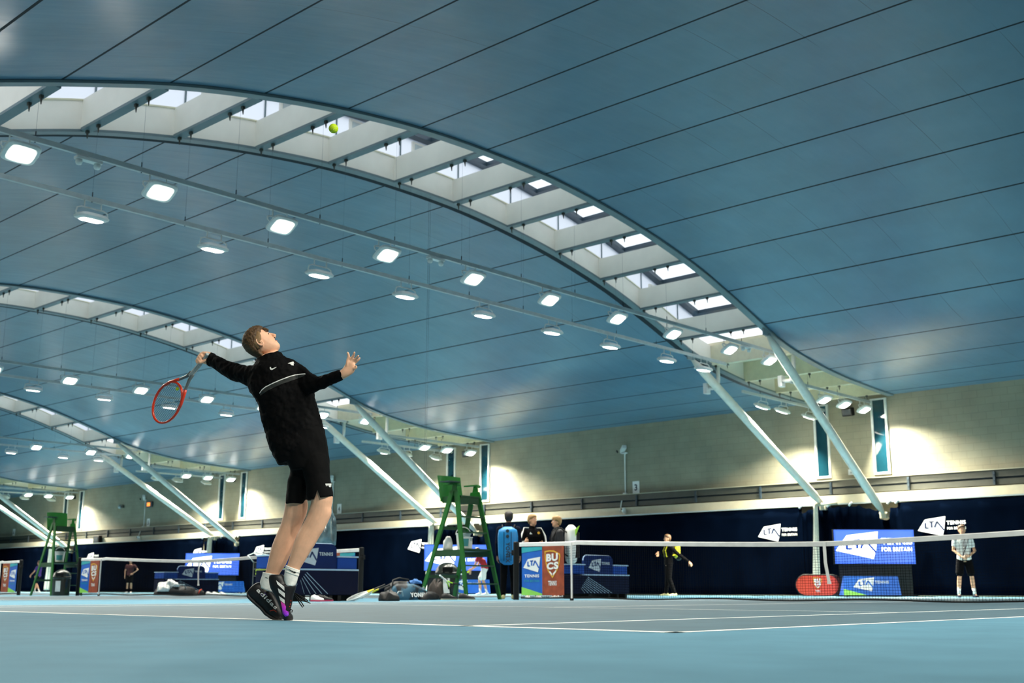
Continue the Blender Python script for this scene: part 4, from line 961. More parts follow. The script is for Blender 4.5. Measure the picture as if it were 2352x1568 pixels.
# man seen from behind with the blue racket bag
p1, g1, k1 = person('man seen from behind in dark jacket and black trousers, blue racket bag on back', (-8.05, 1.5, 0), AZC + .05, 1.80, None, 'cloth_navy', 'long', 'trousers', 'cloth_black', 'skin_dark', 'hair_black', .5, 'shoe_pale', look=(-.15, 1, -.05))
p2, g2, k2 = person('fair haired man in black tracksuit top with white shoulder stripes, facing right', (-8.32, 2.55, 0), AZC + pi - .35, 1.80,
    dict(elR=(.30, .10, 1.18), waR=(.30, .33, 1.20), hdR=(.1, 1, .1), elL=(-.25, .02, 1.15), waL=(-.22, .14, .92)), 'cloth_black', 'long', 'trousers', 'cloth_black', 'skin', 'hair_fair', .7, 'shoe_white', look=(-.55, 1, 0), stripes=True)
p3, g3, k3 = person('curly blond man in dark puffer coat facing left, white racket bag on back', (-7.66, 2.62, 0), AZC - pi / 2 - .25, 1.74,
    dict(elR=(.22, .06, 1.16), waR=(.12, .28, 1.18), hdR=(-.5, .8, .2)), 'cloth_charcoal', 'long', 'trousers', 'cloth_black', 'skin', 'hair_fair', 1.5, 'shoe_white', fat=1.15)
p4, g4, k4 = person('dark haired man in black tracksuit with yellow backpack, arm swung back to the right', (-13.15, 14.5, 0), AZC - pi / 2 - .1, 1.93,
    dict(elR=(.24, .12, 1.20), waR=(.20, .25, 1.28), elL=(-.30, -.24, 1.20), waL=(-.34, -.52, 1.00), hdL=(-.1, -.6, -.8), anR=(.10, .08, .085), anL=(-.12, -.12, .085)), 'cloth_black', 'long', 'trousers', 'cloth_black', 'skin', 'hair_brown', .4, 'shoe_pale')
p5, g5, k5 = person('young man in white T-shirt and black shorts standing by the curtain, racket in hand', (-3.95, 15.3, 0), AZC + pi + .15, 1.93,
    dict(elR=(.25, .03, 1.17), waR=(.10, .22, 1.00), hdR=(-.3, .7, -.3), elL=(-.27, .02, 1.15), waL=(-.08, .24, 1.02), hdL=(.6, .6, -.1), anR=(.19, 0, .085), anL=(-.19, 0, .085), knR=(.15, .02, .5), knL=(-.15, .02, .5)), 'cloth_white', 'short', 'shorts', 'cloth_black', 'skin', 'hair_brown', .6, 'cloth_navy', sock='cloth_white')
p6, g6, k6 = person('person in purple T-shirt and dark shorts walking left, far behind the left umpire chair', (-54.0, 13.0, 0), AZC - pi / 2 + .2, 1.70,
    dict(elR=(.24, .12, 1.17), waR=(.22, .30, .98), elL=(-.25, .14, 1.17), waL=(-.22, .34, 1.0), anR=(.1, .22, .085), knR=(.1, .16, .52), anL=(-.1, -.20, .085)), 'cloth_purple', 'short', 'shorts', 'cloth_navy', 'skin', 'hair_brown', .5, 'shoe_white', sock='cloth_white')
p7, g7, k7 = person('person in dark maroon shirt with hand on hip, far behind the second net', (-44.2, 13.0, 0), AZC + pi, 1.66,
    dict(elL=(-.40, -.03, 1.22), waL=(-.20, .08, 1.04), hdL=(.8, .3, -.4), elR=(.27, 0, 1.15)), 'cloth_maroon', 'short', 'shorts', 'cloth_black', 'skin', 'hair_brown', .5, 'shoe_white', sock='cloth_black')
p8, g8, k8 = person('person in red top stooping with racket and ball, seen through the umpire chair', (-20.9, 14.0, 0), AZC - pi / 2 + .25, 1.80,
    dict(wst=(0, .02, 1.05), chs=(0, .12, 1.25), nck=(0, .20, 1.40), head=(0, .27, 1.55), shR=(.18, .18, 1.36), shL=(-.18, .18, 1.36), elR=(.22, .30, 1.08), waR=(.16, .50, .92), elL=(-.23, .28, 1.08), waL=(-.18, .46, .88), hdR=(-.1, 1, -.3), anR=(.10, .18, .085), knR=(.1, .22, .5), anL=(-.1, -.12, .085)), 'cloth_red', 'short', 'shorts', 'cloth_white', 'skin', 'hair_brown', .5, 'shoe_white', sock='cloth_white', look=(0, 1, -.35))

# racket bags and backpacks worn on backs
def worn_bag(name, label, g, k, face, w, h, t, z0, m, seam, strapm, lean=0.0, gap=.17):
    fy = V((sin(face), cos(face), 0)); rx = V((fy.y, -fy.x, 0)); base = V((g['pel'].x, g['pel'].y, 0)) - fy * (gap + t / 2)
    r = thing(name, label, 'bag', base + UP * z0)
    rings = []
    for i in range(13):
        s_ = i / 12; z = z0 + h * s_; e = min(1, (s_ * (1 - s_) * 4)**.22 + .05); ww = w / 2 * (.82 + .25 * s_ - .12 * s_ * s_) * (0.35 + .65 * e); tt = t / 2 * (0.3 + .7 * e)
        c = base + UP * z + rx * lean * (s_ - .5); ring = []
        for q in range(28):
            a = 2 * pi * q / 28; lob = 1 + .06 * abs(sin(3 * a))
            ring.append(c + rx * math.copysign(abs(cos(a))**.7, cos(a)) * ww * lob + fy * math.copysign(abs(sin(a))**.7, sin(a)) * tt * lob)
        rings.append(ring)
    mb = MB(); mb.loft(rings); mb.build('shell', m, r, smooth=True)
    for sx in (-.17, .17):
        mb = MB(); pts = [base + UP * (z0 + h * q) + rx * (sx * w + lean * (q - .5)) - fy * (t / 2 * 1.06) for q in (.10, .3, .5, .7, .86)]; mb.tube(pts, .006, 6); mb.build('zip', seam, r)
    for sg in (-1, 1):
        sh = g['sh' + ('R' if sg > 0 else 'L')] - rx * sg * .05; mb = MB()
        mb.tube([base + fy * t * .45 + UP * (z0 + h * .80) + rx * sg * .06, sh + UP * .085 - fy * .06, sh + UP * .08 + fy * .04, sh + fy * .135 - UP * .12, sh + fy * .10 - UP * .32, base + fy * t * .45 + UP * (z0 + h * .2) + rx * sg * .12], .016, 8, flat=.5); mb.build('strap', strapm, r, smooth=True)
    return r, base, fy, rx
bg, bb_, fy_, rx_ = worn_bag('racket_bag', 'bright blue padded racket bag worn on the back beside the net post', g1, k1, AZC + .05, .44, .78, .22, .69, 'bag_blue', 'black', 'black')
mb = MB(); o = bb_ - fy_ * .125; vs, fs, _ = text_geo('YONEX', .03)
mb.add([o + rx_ * (-.035 + .085 * y) + UP * (1.15 - .42 * x) for x, y in vs], fs); mb.build('lettering', 'dark_frame', bg, recalc=False)
for dz in (0, .11):
    mb = MB(); mb.lathe(o + UP * (1.27 + dz) + rx_ * .0, [(0, -.004), (.035, -.004), (.035, .004), (0, .004)], 16, axis=Euler((pi / 2, 0, -(AZC + .05))).to_matrix()); mb.build('logo', 'dark_frame', bg)
bg, bb_, fy_, rx_ = worn_bag('racket_bag', 'white racket bag with lime flash worn by the curly blond man', g3, k3, AZC - pi / 2 - .25, .34, .84, .24, .72, 'cloth_white', 'black', 'black', gap=.19)
mb = MB(); mb.loft([ering(bb_ - fy_ * .085 + rx_ * .03 + UP * z, a, b, rx_, fy_, 24, .75) for z, a, b in ((.86, .185, .085), (1.40, .19, .085))]); mb.build('side_panel', 'black', bg)
mb = MB(); mb.prism([(0, 0), (.10, .24), (.0, .16)], bb_ + rx_ * -.20 - fy_ * .03 + UP * 1.30, -fy_, UP, .006); mb.build('lime_flash', 'lime', bg)
bg, bb_, fy_, rx_ = worn_bag('backpack', 'bright yellow backpack with black pocket on the man by the dark curtain', g4, k4, AZC - pi / 2 - .1, .32, .52, .20, 1.18, 'bag_yellow', 'black', 'bag_yellow')
mb = MB(); mb.loft([ering(bb_ - fy_ * .06 + UP * z, a, b, rx_, fy_, 24, .8) for z, a, b in ((1.12, .05, .03), (1.14, .13, .08), (1.28, .15, .09), (1.36, .10, .05))]); mb.build('lower_pocket', 'black', bg, smooth=True)
# badges on the tracksuit man
fy = V((sin(AZC + pi - .35), cos(AZC + pi - .35), 0)); rx = V((fy.y, -fy.x, 0))
mb = MB(); c = g2['chs'] + fy * .155 * k2 + UP * .08; mb.lathe(c - rx * .09, [(0, -.004), (.028, -.004), (.028, .004), (0, .004)], 18, axis=Euler((pi / 2, 0, -(AZC + pi - .35))).to_matrix()); mb.build('badge', 'sign_gold', p2)
mb = MB(); mb.prism([(-.03, 0), (.03, 0), (.012, .045)], c + rx * .09 - UP * .03, rx, UP, .004); mb.build('chest_mark', 'cloth_white', p2)
# ------------------------------------------------------------------ rackets
from mathutils.bvhtree import BVHTree
D('racket_red', (0.75, 0.045, 0.012), rough=.3, spec=.6); D('racket_grey', (0.16, 0.19, 0.20), rough=.35); D('grip_grey', (0.42, 0.47, 0.47), rough=.7, var=.15, scale=40)
D('racket_white', (0.72, 0.75, 0.74), rough=.35); D('racket_lime', (0.42, 0.80, 0.03), rough=.35); D('racket_yellow', (0.80, 0.66, 0.03), rough=.35); D('string_dark', (0.02, 0.03, 0.05), rough=.5); D('string_pale', (0.5, 0.52, 0.5), rough=.5)
D('ball', (0.62, 0.85, 0.02), rough=.9, bump=.4, scale=150, emit=0); D('ball_seam', (0.75, 0.85, 0.5), rough=.9)
def racket(label, butt, a, wv, frame='racket_red', throat='racket_grey', grip='grip_grey', strings='string_dark', tip=None, damp=False, group=None):
    """butt = end of the handle, a = direction to the tip, wv = across the head"""
    butt, a, wv = V(butt), V(a).normalized(), V(wv); wv = (wv - a * wv.dot(a)).normalized(); nn = a.cross(wv)
    r = thing('tennis_racket', label, 'racket', butt, group)
    P = lambda x, y, z=0: butt + wv * x + a * y + nn * z
    cy, A, B = .515, .168, .128
    ell = lambda t, s=1: P(B * s * sin(t), cy - A * s * cos(t))
    mb = MB(); n = 56; tt = [2 * pi * i / n for i in range(n)]
    mb.tube([ell(t) for t in tt], .0105, 8, closed=True, up=nn, flat=.75)
    mb.build('hoop', frame, r, smooth=True)
    mb = MB()
    for s in (-1, 1): mb.tube([P(s * .012, .205), P(s * .018, .25), P(s * .045, .31), P(s * .078, .365), P(s * .103, .41)], [.014, .012, .0105, .0105, .0105], 8, up=nn)
    t_ = mb.build('throat', throat, r, smooth=True)
    mb = MB()
    for s in (-1, 1): mb.tube([P(s * .050, .318), P(s * .078, .365), P(s * .103, .41), P(s * .118, .46)], [.0112] * 4, 8, up=nn)
    mb.build('shoulder', frame, r, smooth=True)
    mb = MB(); mb.tube([P(0, .0), P(0, .012), P(0, .02), P(0, .19), P(0, .225)], [.019, .019, .0165, .0155, .0150], 8, up=nn, flat=.88); mb.build('grip', grip, r)
    if tip is None:
        mb = MB(); m = 12
        for i in range(m):
            y = .105 + i * .010; mb.tube([P(.0165 * cos(q), y + .006 * sin(q * .5), .0145 * sin(q)) for q in [2 * pi * k / 10 for k in range(10)]], .0012, 4, closed=True)
        mb.build('grip_wrap', 'white', r)
    mb = MB()
    for i in range(-7, 8):
        x = i * .0155; h = A * .97 * sqrt(max(0, 1 - (x / (B * .97))**2)); mb.tube([P(x, cy - h), P(x, cy + h)], .0012, 4)
    for i in range(-9, 10):
        y = i * .0165; w_ = B * .97 * sqrt(max(0, 1 - (y / (A * .97))**2)); mb.tube([P(-w_, cy + y), P(w_, cy + y)], .0007, 4)
    mb.build('strings', strings, r)
    if damp:
        mb = MB(); mb.lathe(P(.012, cy - A * .80), [(0, -.006), (.012, -.005), (.013, .004), (0, .007)], 14, axis=Matrix((wv, a, nn)).transposed()); mb.build('dampener', 'ball', r, smooth=True)
    return r
def tennis_ball(label, c, group=None, s=1.0):
    c = V(c); r = thing('tennis_ball', label, 'tennis ball', c, group)
    mb = MB(); mb.lathe(c, [(.0335 * s * sin(pi * i / 12), -.0335 * s * cos(pi * i / 12)) for i in range(13)], 20); mb.build('felt', 'ball', r, smooth=True)
    mb = MB(); pts = []
    for i in range(40):
        t = 2 * pi * i / 40; x, y, z = cos(t) + .44 * cos(3 * t), sin(t) - .44 * sin(3 * t), 1.05 * cos(2 * t)
        q = V((x, y, z)).normalized() * .0336 * s; pts.append(c + Euler((.5, .3, .2)).to_matrix() @ q)
    mb.tube(pts, .0012 * s, 5, closed=True); mb.build('seam', 'ball_seam', r, smooth=True); return r

# ------------------------------------------------------------------ the serving player
D('jersey', (0.0016, 0.0016, 0.0020), rough=.8, spec=.12, var=.3, scale=5); D('jersey_band', (0.012, 0.016, 0.015), rough=.7); D('shorts_black', (0.0014, 0.0014, 0.0017), rough=.85, spec=.15, var=.3)
D('player_skin', (0.86, 0.48, 0.31), rough=.5, spec=.35, var=.10, scale=14, bump=.02); D('sock_white', (0.82, 0.82, 0.78), rough=.85, bump=.1, scale=60); D('shoe_black', (0.006, 0.006, 0.008), rough=.45, spec=.4, var=.4, scale=30)
D('shoe_sole', (0.010, 0.010, 0.012), rough=.6); D('hair_player', (0.085, 0.042, 0.014), rough=.65, var=.35, scale=45, bump=.5); D('hair_fade', (0.26, 0.15, 0.065), rough=.7, var=.2, scale=80)
def grad_mat():
    m = mat('shoe_flame', (0.5, 0.02, 0.4), rough=.35); nt = m.node_tree; b = nt.nodes['Principled BSDF']
    tc = [n for n in nt.nodes if n.type == 'TEX_COORD'][0]; sp = nt.nodes.new('ShaderNodeSeparateXYZ'); nt.links.new(tc.outputs['Object'], sp.inputs[0])
    r = nt.nodes.new('ShaderNodeValToRGB'); mr = nt.nodes.new('ShaderNodeMapRange'); mr.inputs[1].default_value = 0.0; mr.inputs[2].default_value = .13; nt.links.new(sp.outputs['Z'], mr.inputs[0]); nt.links.new(mr.outputs[0], r.inputs[0])
    e = r.color_ramp.elements; e[0].position = .15; e[0].color = (0.06, 0.02, 0.55, 1); e[1].position = .95; e[1].color = (0.9, 0.10, 0.35, 1); q = e.new(.6); q.color = (0.55, 0.03, 0.65, 1)
    nt.links.new(r.outputs[0], b.inputs['Base Color']); return m
M['shoe_flame'] = grad_mat()
D0 = 7.586
def PT(u, v, d=0.0):
    rr_ = _F + _R * ((u - 1176) / FPX) - _U * ((v - 784) / FPX); return CAMP + rr_ * ((D0 + d) / rr_.dot(HF))
def sil(L, R, t, d=0.0, n=24, p=.9):
    if not isinstance(d, tuple): d = (d, d)
    a, b = PT(*L, d[0]), PT(*R, d[1]); c = (a + b) / 2; X = (b - a) / 2; hw = X.length; X = X / hw
    Y = HF - X * HF.dot(X); Y.normalize()
    return ering(c, hw, t, X, Y, n, p)
def slo(mb, secs, n=24, p=.9):
    """secs: (L, R, halfdepth, depth); interpolated smoothly between the given sections"""
    rings = []
    S_ = secs
    def cr(a, b, c, d, t): return .5 * ((2 * b) + (-a + c) * t + (2 * a - 5 * b + 4 * c - d) * t * t + (-a + 3 * b - 3 * c + d) * t**3)
    flat = [(s[0][0], s[0][1], s[1][0], s[1][1], s[2], s[3]) for s in S_]
    for i in range(len(flat) - 1):
        p0, p1, p2, p3 = flat[max(i - 1, 0)], flat[i], flat[i + 1], flat[min(i + 2, len(flat) - 1)]
        for q in range(3):
            t = q / 3; x = [cr(p0[k], p1[k], p2[k], p3[k], t) for k in range(6)]; rings.append(sil((x[0], x[1]), (x[2], x[3]), x[4], x[5], n, p))
    x = flat[-1]; rings.append(sil((x[0], x[1]), (x[2], x[3]), x[4], x[5], n, p)); mb.loft(rings)
def bake(o):
    dg = bpy.context.evaluated_depsgraph_get(); dg.update(); me = bpy.data.meshes.new_from_object(o.evaluated_get(dg)); me.name = o.data.name
    o.modifiers.clear(); o.data = me
    for p in me.polygons: p.use_smooth = True
    return o
def bvh(o):
    me = o.data; off = o.matrix_world.translation if False else V(o.get('_w', (0, 0, 0)))
    return BVHTree.FromPolygons([v.co.copy() for v in me.vertices], [tuple(p.vertices) for p in me.polygons])
def applied(o):
    """children built in world numbers: place them so that the parent offset cancels"""
    return o
def wrap_px(name, tree, polys, m, parent, cuts=2, eps=.0025, dflt=-.1):
    """marks sewn or printed on the cloth: the outline is laid on the surface under it"""
    bm = bmesh.new()
    for poly in polys:
        vs = [bm.verts.new((u, v, 0)) for u, v in poly]; bm.faces.new(vs).normal_update()
    bmesh.ops.triangulate(bm, faces=bm.faces, ngon_method='EAR_CLIP')
    for _ in range(cuts): bmesh.ops.subdivide_edges(bm, edges=bm.edges, cuts=1)
    bmesh.ops.triangulate(bm, faces=bm.faces)
    for v in bm.verts:
        u_, w_ = v.co.x, v.co.y; rr_ = (_F + _R * ((u_ - 1176) / FPX) - _U * ((w_ - 784) / FPX)).normalized()
        hit = tree.ray_cast(CAMP, rr_); P_ = hit[0] - rr_ * eps if hit[0] is not None else PT(u_, w_, dflt); v.co = P_
    me = bpy.data.meshes.new(name); bm.to_mesh(me); bm.free(); me.materials.append(M[m])
    o = bpy.data.objects.new(name, me); COL.objects.link(o)
    if parent is not None: o.parent = parent; o.location = -V(parent.get('_w', (0, 0, 0)))
    o['_w'] = (0, 0, 0); return o
PLOC = PT(645, 1424, 0); PLOC.z = 0
pl = thing('person', 'tennis player in black top and shorts leaning back to serve', 'person', PLOC)
HC = PT(601, 789, 0.02); hf = (HR * .70 + UP * .70 + HF * .10).normalized(); hu = (-HR * .70 + UP * .70)
# --- body
mb = MB(); head_geo(mb, HC, hf, hu, .95)
slo(mb, [((566, 820), (640, 800), .052, .02), ((592, 822), (640, 806), .055, .01), ((594, 834), (644, 820), .058, 0), ((585, 855), (680, 850), .08, 0), ((585, 900), (700, 890), .095, 0), ((604, 940), (715, 930), .10, 0), ((622, 985), (733, 975), .10, 0), ((655, 1030), (742, 1020), .10, 0), ((672, 1075), (740, 1070), .09, 0)][1:])
capsule(mb, [PT(600, 862, .0), PT(545, 856, .09), PT(479, 822, .285)], [.05, .04, .026])
capsule(mb, [PT(688, 865, -.0), PT(727, 880, -.12), PT(785, 860, -.255)], [.05, .038, .026])
# legs
slo(mb, [((682, 1060), (722, 1060), .080, .05), ((672, 1100), (708, 1105), .078, .06), ((659, 1140), (704, 1140), .075, .07), ((655, 1160), (707, 1160), .068, .07), ((652, 1180), (703, 1183), .062, .07), ((645, 1204), (693, 1206), .055, .08), ((635, 1228), (683, 1228), .055, .08), ((626, 1250), (675, 1251), .056, .08), ((619, 1275), (665, 1277), .052, .08), ((614, 1296), (654, 1300), .045, .08), ((610, 1314), (641, 1319), .037, .08), ((604, 1336), (630, 1344), .036, .08), ((596, 1352), (622, 1362), .036, .08), ((612, 1385), (632, 1385), .03, .08)])
slo(mb, [((700, 1060), (748, 1055), .085, -.04), ((712, 1100), (756, 1100), .082, -.05), ((716, 1143), (764, 1141), .075, -.06), ((712, 1165), (761, 1165), .068, -.06), ((707, 1181), (761, 1180), .062, -.06), ((700, 1196), (755, 1195), .060, -.06), ((689, 1215), (744, 1216), .055, -.06), ((680, 1233), (732, 1235), .056, -.06), ((673, 1255), (719, 1257), .056, -.06), ((667, 1275), (706, 1278), .050, -.06), ((662, 1291), (695, 1296), .042, -.06), ((659, 1303), (688, 1309), .037, -.06), ((656, 1325), (682, 1332), .036, -.06), ((646, 1350), (672, 1352), .034, -.06), ((652, 1400), (664, 1400), .028, -.06)])
# open left hand
slo(mb, [((778, 853), (788, 871), .022, -.26), ((787, 846), (799, 865), .021, -.27), ((793, 836), (813, 855), .018, -.275), ((797, 829), (817, 842), .015, -.28), ((800, 826), (815, 833), .010, -.28)], 16)
def fing(pts, r0, d0, d1):
    n = len(pts); capsule(mb, [PT(u, v, lerp(d0, d1, i / (n - 1))) for i, (u, v) in enumerate(pts)], [r0 * (1 - .22 * i / (n - 1)) for i in range(n)], 10)
fing([(797, 840), (798, 828), (801, 819), (800, 813), (798.5, 810)], .0100, -.285, -.30)
fing([(805, 831), (809, 821), (813, 814), (814, 809)], .0096, -.28, -.31)
fing([(810, 833), (816, 826), (820, 821), (823, 817)], .0096, -.275, -.31)
fing([(813, 836), (819, 830), (824, 826), (826, 822)], .0088, -.265, -.28)
fing([(812, 846), (817, 846), (819, 843), (817, 840)], .0080, -.29, -.30)
# fist on the racket
slo(mb, [((487, 810), (478, 837), .028, .28), ((477, 807), (470, 836), .030, .29), ((467, 808), (462, 834), .030, .29), ((459, 813), (458, 831), .024, .29)], 16)
fing([(466, 826), (457, 824), (451, 828), (453, 833)], .0110, .27, .25)
fing([(466, 819), (457, 818), (453, 824), (458, 830)], .0110, .265, .245)
fing([(469, 813), (461, 812), (456, 818), (461, 825)], .0108, .26, .245)
fing([(474, 811), (466, 809), (460, 814), (466, 820)], .0100, .255, .245)
fing([(474, 826), (467, 830), (459, 833)], .0120, .26, .25)
body = mb.build('body', 'player_skin', pl, smooth=True); rem(body, .0048, 2); bake(body)
# --- facial parts
r_ = hf.cross(hu)
face_parts(pl, HC, hf, hu, .95, .010)
for sg in (-1, 1):
    e0 = HC + r_ * sg * .078 - hu * .008 - hf * .010
    mb = MB(); mb.tube([e0 + hf * (.015 * cos(t)) + hu * (.028 * sin(t)) + r_ * sg * (.004 - .004 * cos(t)) for t in [2 * pi * i / 20 for i in range(20)]], .0046, 8, closed=True)
    e_ = mb.build('ear', 'player_skin', pl, smooth=True)
    mb = MB(); mb.lathe(e0 + r_ * sg * .001 - hu * .002, [(0, -.006), (.008, -.004), (.009, .002), (0, .004)], 12); mb.build('ear_canal', 'hair_fade', e_, smooth=True)
    mb = MB(); mb.lathe(HC + hf * .096 * .95 - hu * .030 + r_ * sg * .007, [(0, -.004), (.0045, -.002), (.0045, .002), (0, .004)], 10); mb.build('nostril', 'eye_dark', pl, smooth=True)
mb = MB(); hair_geo(mb, HC, hf, hu, .95, .35, front=.015, low=-.090, fb=.022)
capsule(mb, [PT(598, 758, .0), PT(608, 755.5, -.01), PT(615, 757.5, -.02)], [.013, .011, .006], 10); capsule(mb, [PT(597, 758, .05), PT(608, 755.5, .05), PT(616, 758, .05)], [.013, .011, .006], 10)
hr = mb.build('hair', 'hair_player', pl, smooth=True)
tx = bpy.data.textures.new('tufts', 'CLOUDS'); tx.noise_scale = .012
rem(hr, .0045, 1); dm = hr.modifiers.new('d', 'DISPLACE'); dm.texture = tx; dm.strength = .009; dm.mid_level = .45; bake(hr)
# cropped sides in front of and behind the ear
for sg in (-1, 1):
    mb = MB(); c = HC + r_ * sg * .0705; mb.loft([ering(c + hf * x + hu * z + r_ * sg * .006, .010, h_, r_, hu, 12) for x, z, h_ in ((.036, .050, .006), (.026, .040, .022), (.006, .026, .034), (-.02, .018, .040), (-.05, .004, .046))])
    o = mb.build('cropped_hair', 'hair_fade', pl, smooth=True)
# --- jersey
wr = bpy.data.textures.new('folds', 'CLOUDS'); wr.noise_scale = .09
mb = MB()
slo(mb, [((588, 826), (646, 808), .066, .01), ((584, 840), (655, 820), .080, .0), ((574, 850), (678, 828), .105, .0), ((570, 866), (700, 845), .12, 0), ((573, 898), (716, 880), .130, 0), ((592, 928), (724, 915), .130, 0), ((600, 958), (733, 948), .128, 0), ((607, 988), (741, 972), .125, 0), ((615, 1017), (746, 996), .125, 0), ((626, 1042), (738, 1020), .125, 0), ((638, 1067), (700, 1056), .115, .02)])
slo(mb, [((604, 836), (600, 905), .085, 0), ((588, 838), (584, 898), .080, .0), ((568, 839), (566, 884), .070, .04), ((546, 835), (544, 877), .064, .09), ((522, 827), (519, 866), .056, .145), ((504, 819), (500, 853), .050, .195), ((490, 811), (485, 843), .043, .245), ((484, 807), (474, 837), .037, .27)], 20)
slo(mb, [((680, 836), (668, 895), .085, 0), ((690, 836), (684, 905), .080, -.02), ((705, 845), (696, 905), .068, -.06), ((718, 859), (713, 904), .060, -.105), ((731, 864), (731, 897), .052, -.145), ((746, 861), (753, 887), .046, -.185), ((765, 855), (775, 877), .041, -.225), ((781, 850), (789, 870), .037, -.255)], 20)
jr = mb.build('top', 'jersey', pl, smooth=True); rem(jr, .0065, 2)
dm = jr.modifiers.new('d', 'DISPLACE'); dm.texture = wr; dm.strength = .020; dm.mid_level = .5
wr2 = bpy.data.textures.new('small_folds', 'CLOUDS'); wr2.noise_scale = .030; dm = jr.modifiers.new('e', 'DISPLACE'); dm.texture = wr2; dm.strength = .012; dm.mid_level = .5
def cut_with(o, cutter, op='DIFFERENCE'):
    b = o.modifiers.new('b', 'BOOLEAN'); b.operation = op; b.object = cutter; b.solver = 'EXACT'; bake(o)
    me = cutter.data; bpy.data.objects.remove(cutter); bpy.data.meshes.remove(me)
bake(jr); jt = bvh(jr)
# --- shorts, slit at the hem
mb = MB()
slo(mb, [((640, 1000), (742, 978), .118, 0), ((646, 1025), (750, 1010), .124, 0), ((655, 1052), (754, 1042), .124, 0), ((668, 1082), (757, 1072), .118, 0)])
slo(mb, [((660, 1050), (724, 1060), .10, .03), ((667, 1083), (722, 1088), .102, .05), ((661, 1102), (716, 1112), .100, .06), ((659, 1124), (708, 1134), .098, .065), ((657, 1157), (702, 1158), .095, .07)])
slo(mb, [((690, 1050), (754, 1045), .10, -.02), ((696, 1080), (757, 1074), .102, -.04), ((702, 1108), (760, 1104), .100, -.05), ((704, 1130), (763, 1124), .098, -.055), ((706, 1149), (766, 1141), .095, -.06)])
sh = mb.build('shorts', 'shorts_black', pl, smooth=True); rem(sh, .0065, 2); dm = sh.modifiers.new('d', 'DISPLACE'); dm.texture = wr; dm.strength = .014; dm.mid_level = .5; bake(sh)
def wedge_px(poly, d0, d1):
    mb = MB(); n = len(poly); a = [PT(u, v, d0) for u, v in poly]; b = [PT(u, v, d1) for u, v in poly]
    mb.add(a + b, [tuple(range(n)), tuple(range(2 * n - 1, n - 1, -1))] + [(k, n + k, n + (k + 1) % n, (k + 1) % n) for k in range(n)])
    o = mb.build('cutter', 'shorts_black', pl); bpy.context.view_layer.update(); return o
cut_with(sh, wedge_px([(729, 1125), (737, 1146), (736, 1170), (720, 1170), (721, 1146)], -.30, -.055))
st_ = bvh(sh)
# --- socks
mb = MB(); slo(mb, [((604, 1313), (643, 1320), .043, .08), ((602, 1322), (636, 1330), .042, .08), ((598, 1334), (630, 1346), .043, .08), ((597, 1348), (626, 1360), .043, .08)]); s1 = mb.build('sock', 'sock_white', pl, smooth=True)
mb = MB(); slo(mb, [((657, 1297), (689, 1309), .044, -.06), ((655, 1306), (687, 1318), .043, -.06), ((654, 1315), (684, 1327), .044, -.06), ((652, 1330), (681, 1338), .044, -.06), ((655, 1345), (677, 1346), .043, -.06)]); s2 = mb.build('sock', 'sock_white', pl, smooth=True)
for o, secs in ((s2, [((656.5, 1302), (688.5, 1313), .0455, -.06), ((655.5, 1305), (688, 1316), .0455, -.06)]), (s2, [((655, 1309), (687, 1320), .0455, -.06), ((654, 1312), (686, 1323), .0455, -.06)])):
    mb = MB(); slo(mb, secs); mb.build('sock_fold', 'sock_white', o, smooth=True)
# --- shoes
mb = MB(); slo(mb, [((570, 1357), (577, 1351), .020, .08), ((567, 1363), (581, 1344), .034, .08), ((570, 1373), (592, 1337), .040, .08), ((579, 1381), (607, 1341), .042, .08), ((591, 1391), (620, 1352), .044, .08), ((601, 1400), (631, 1365), .047, .08), ((611, 1412), (641, 1382), .050, .08), ((625, 1420.5), (648, 1399), .050, .08), ((637, 1424), (651, 1411), .040, .08), ((646, 1424.5), (651, 1419), .018, .08)])
f1 = mb.build('shoe', 'shoe_black', pl, smooth=True); rem(f1, .004, 1); bake(f1)
mb = MB(); mb.loft([sil((u, v), (u + 6, v - 6.5), t, .08, 16, .7) for u, v, t in ((567.5, 1360, .026), (568, 1371, .040), (577, 1380.5, .043), (589, 1391, .044), (599.5, 1400, .047), (609.5, 1412, .051), (622, 1420.5, .051), (634, 1424, .041), (643, 1424.6, .020))]); mb.build('sole', 'shoe_sole', f1, smooth=True)
mb = MB(); slo(mb, [((619, 1319), (650, 1319), .030, -.06), ((617.5, 1327), (654, 1325), .040, -.06), ((619, 1341), (664, 1341), .045, -.06), ((622, 1352), (680, 1345), .048, -.06), ((631, 1367), (674, 1368), .046, -.06), ((640, 1385), (670.5, 1387), .048, -.06), ((646, 1402), (667, 1404), .052, -.06), ((649, 1415), (672, 1414), .050, -.06), ((652, 1423), (673, 1422), .042, -.06), ((656, 1425), (670, 1425), .030, -.06)])
f2 = mb.build('shoe', 'shoe_black', pl, smooth=True); rem(f2, .004, 1); bake(f2)
f2t, f1t = bvh(f2), bvh(f1)
for q in ([(634, 1332), (653, 1347), (653.4, 1356.5), (637, 1341)], [(638, 1350), (654, 1361.6), (654.4, 1372), (640.5, 1360.6)], [(640.5, 1367.8), (653.5, 1377), (654, 1386), (643.6, 1378)]): wrap_px('stripe', f2t, [q], 'white', f2)
fl = wrap_px('flame_print', f2t, [[(644.5, 1380), (654, 1387), (657, 1393), (656, 1401), (664, 1405), (662, 1414), (655, 1416), (649, 1408), (648, 1397)]], 'shoe_flame', f2, cuts=3)
for u, v in ((668.5, 1379), (667, 1387), (666, 1392.5)): wrap_px('eyelet', f2t, [[(u - 1, v - 1.4), (u + .8, v - 1.4), (u + .4, v + 1.4), (u - 1.2, v + 1.4)]], 'pop_red', f2, cuts=0)
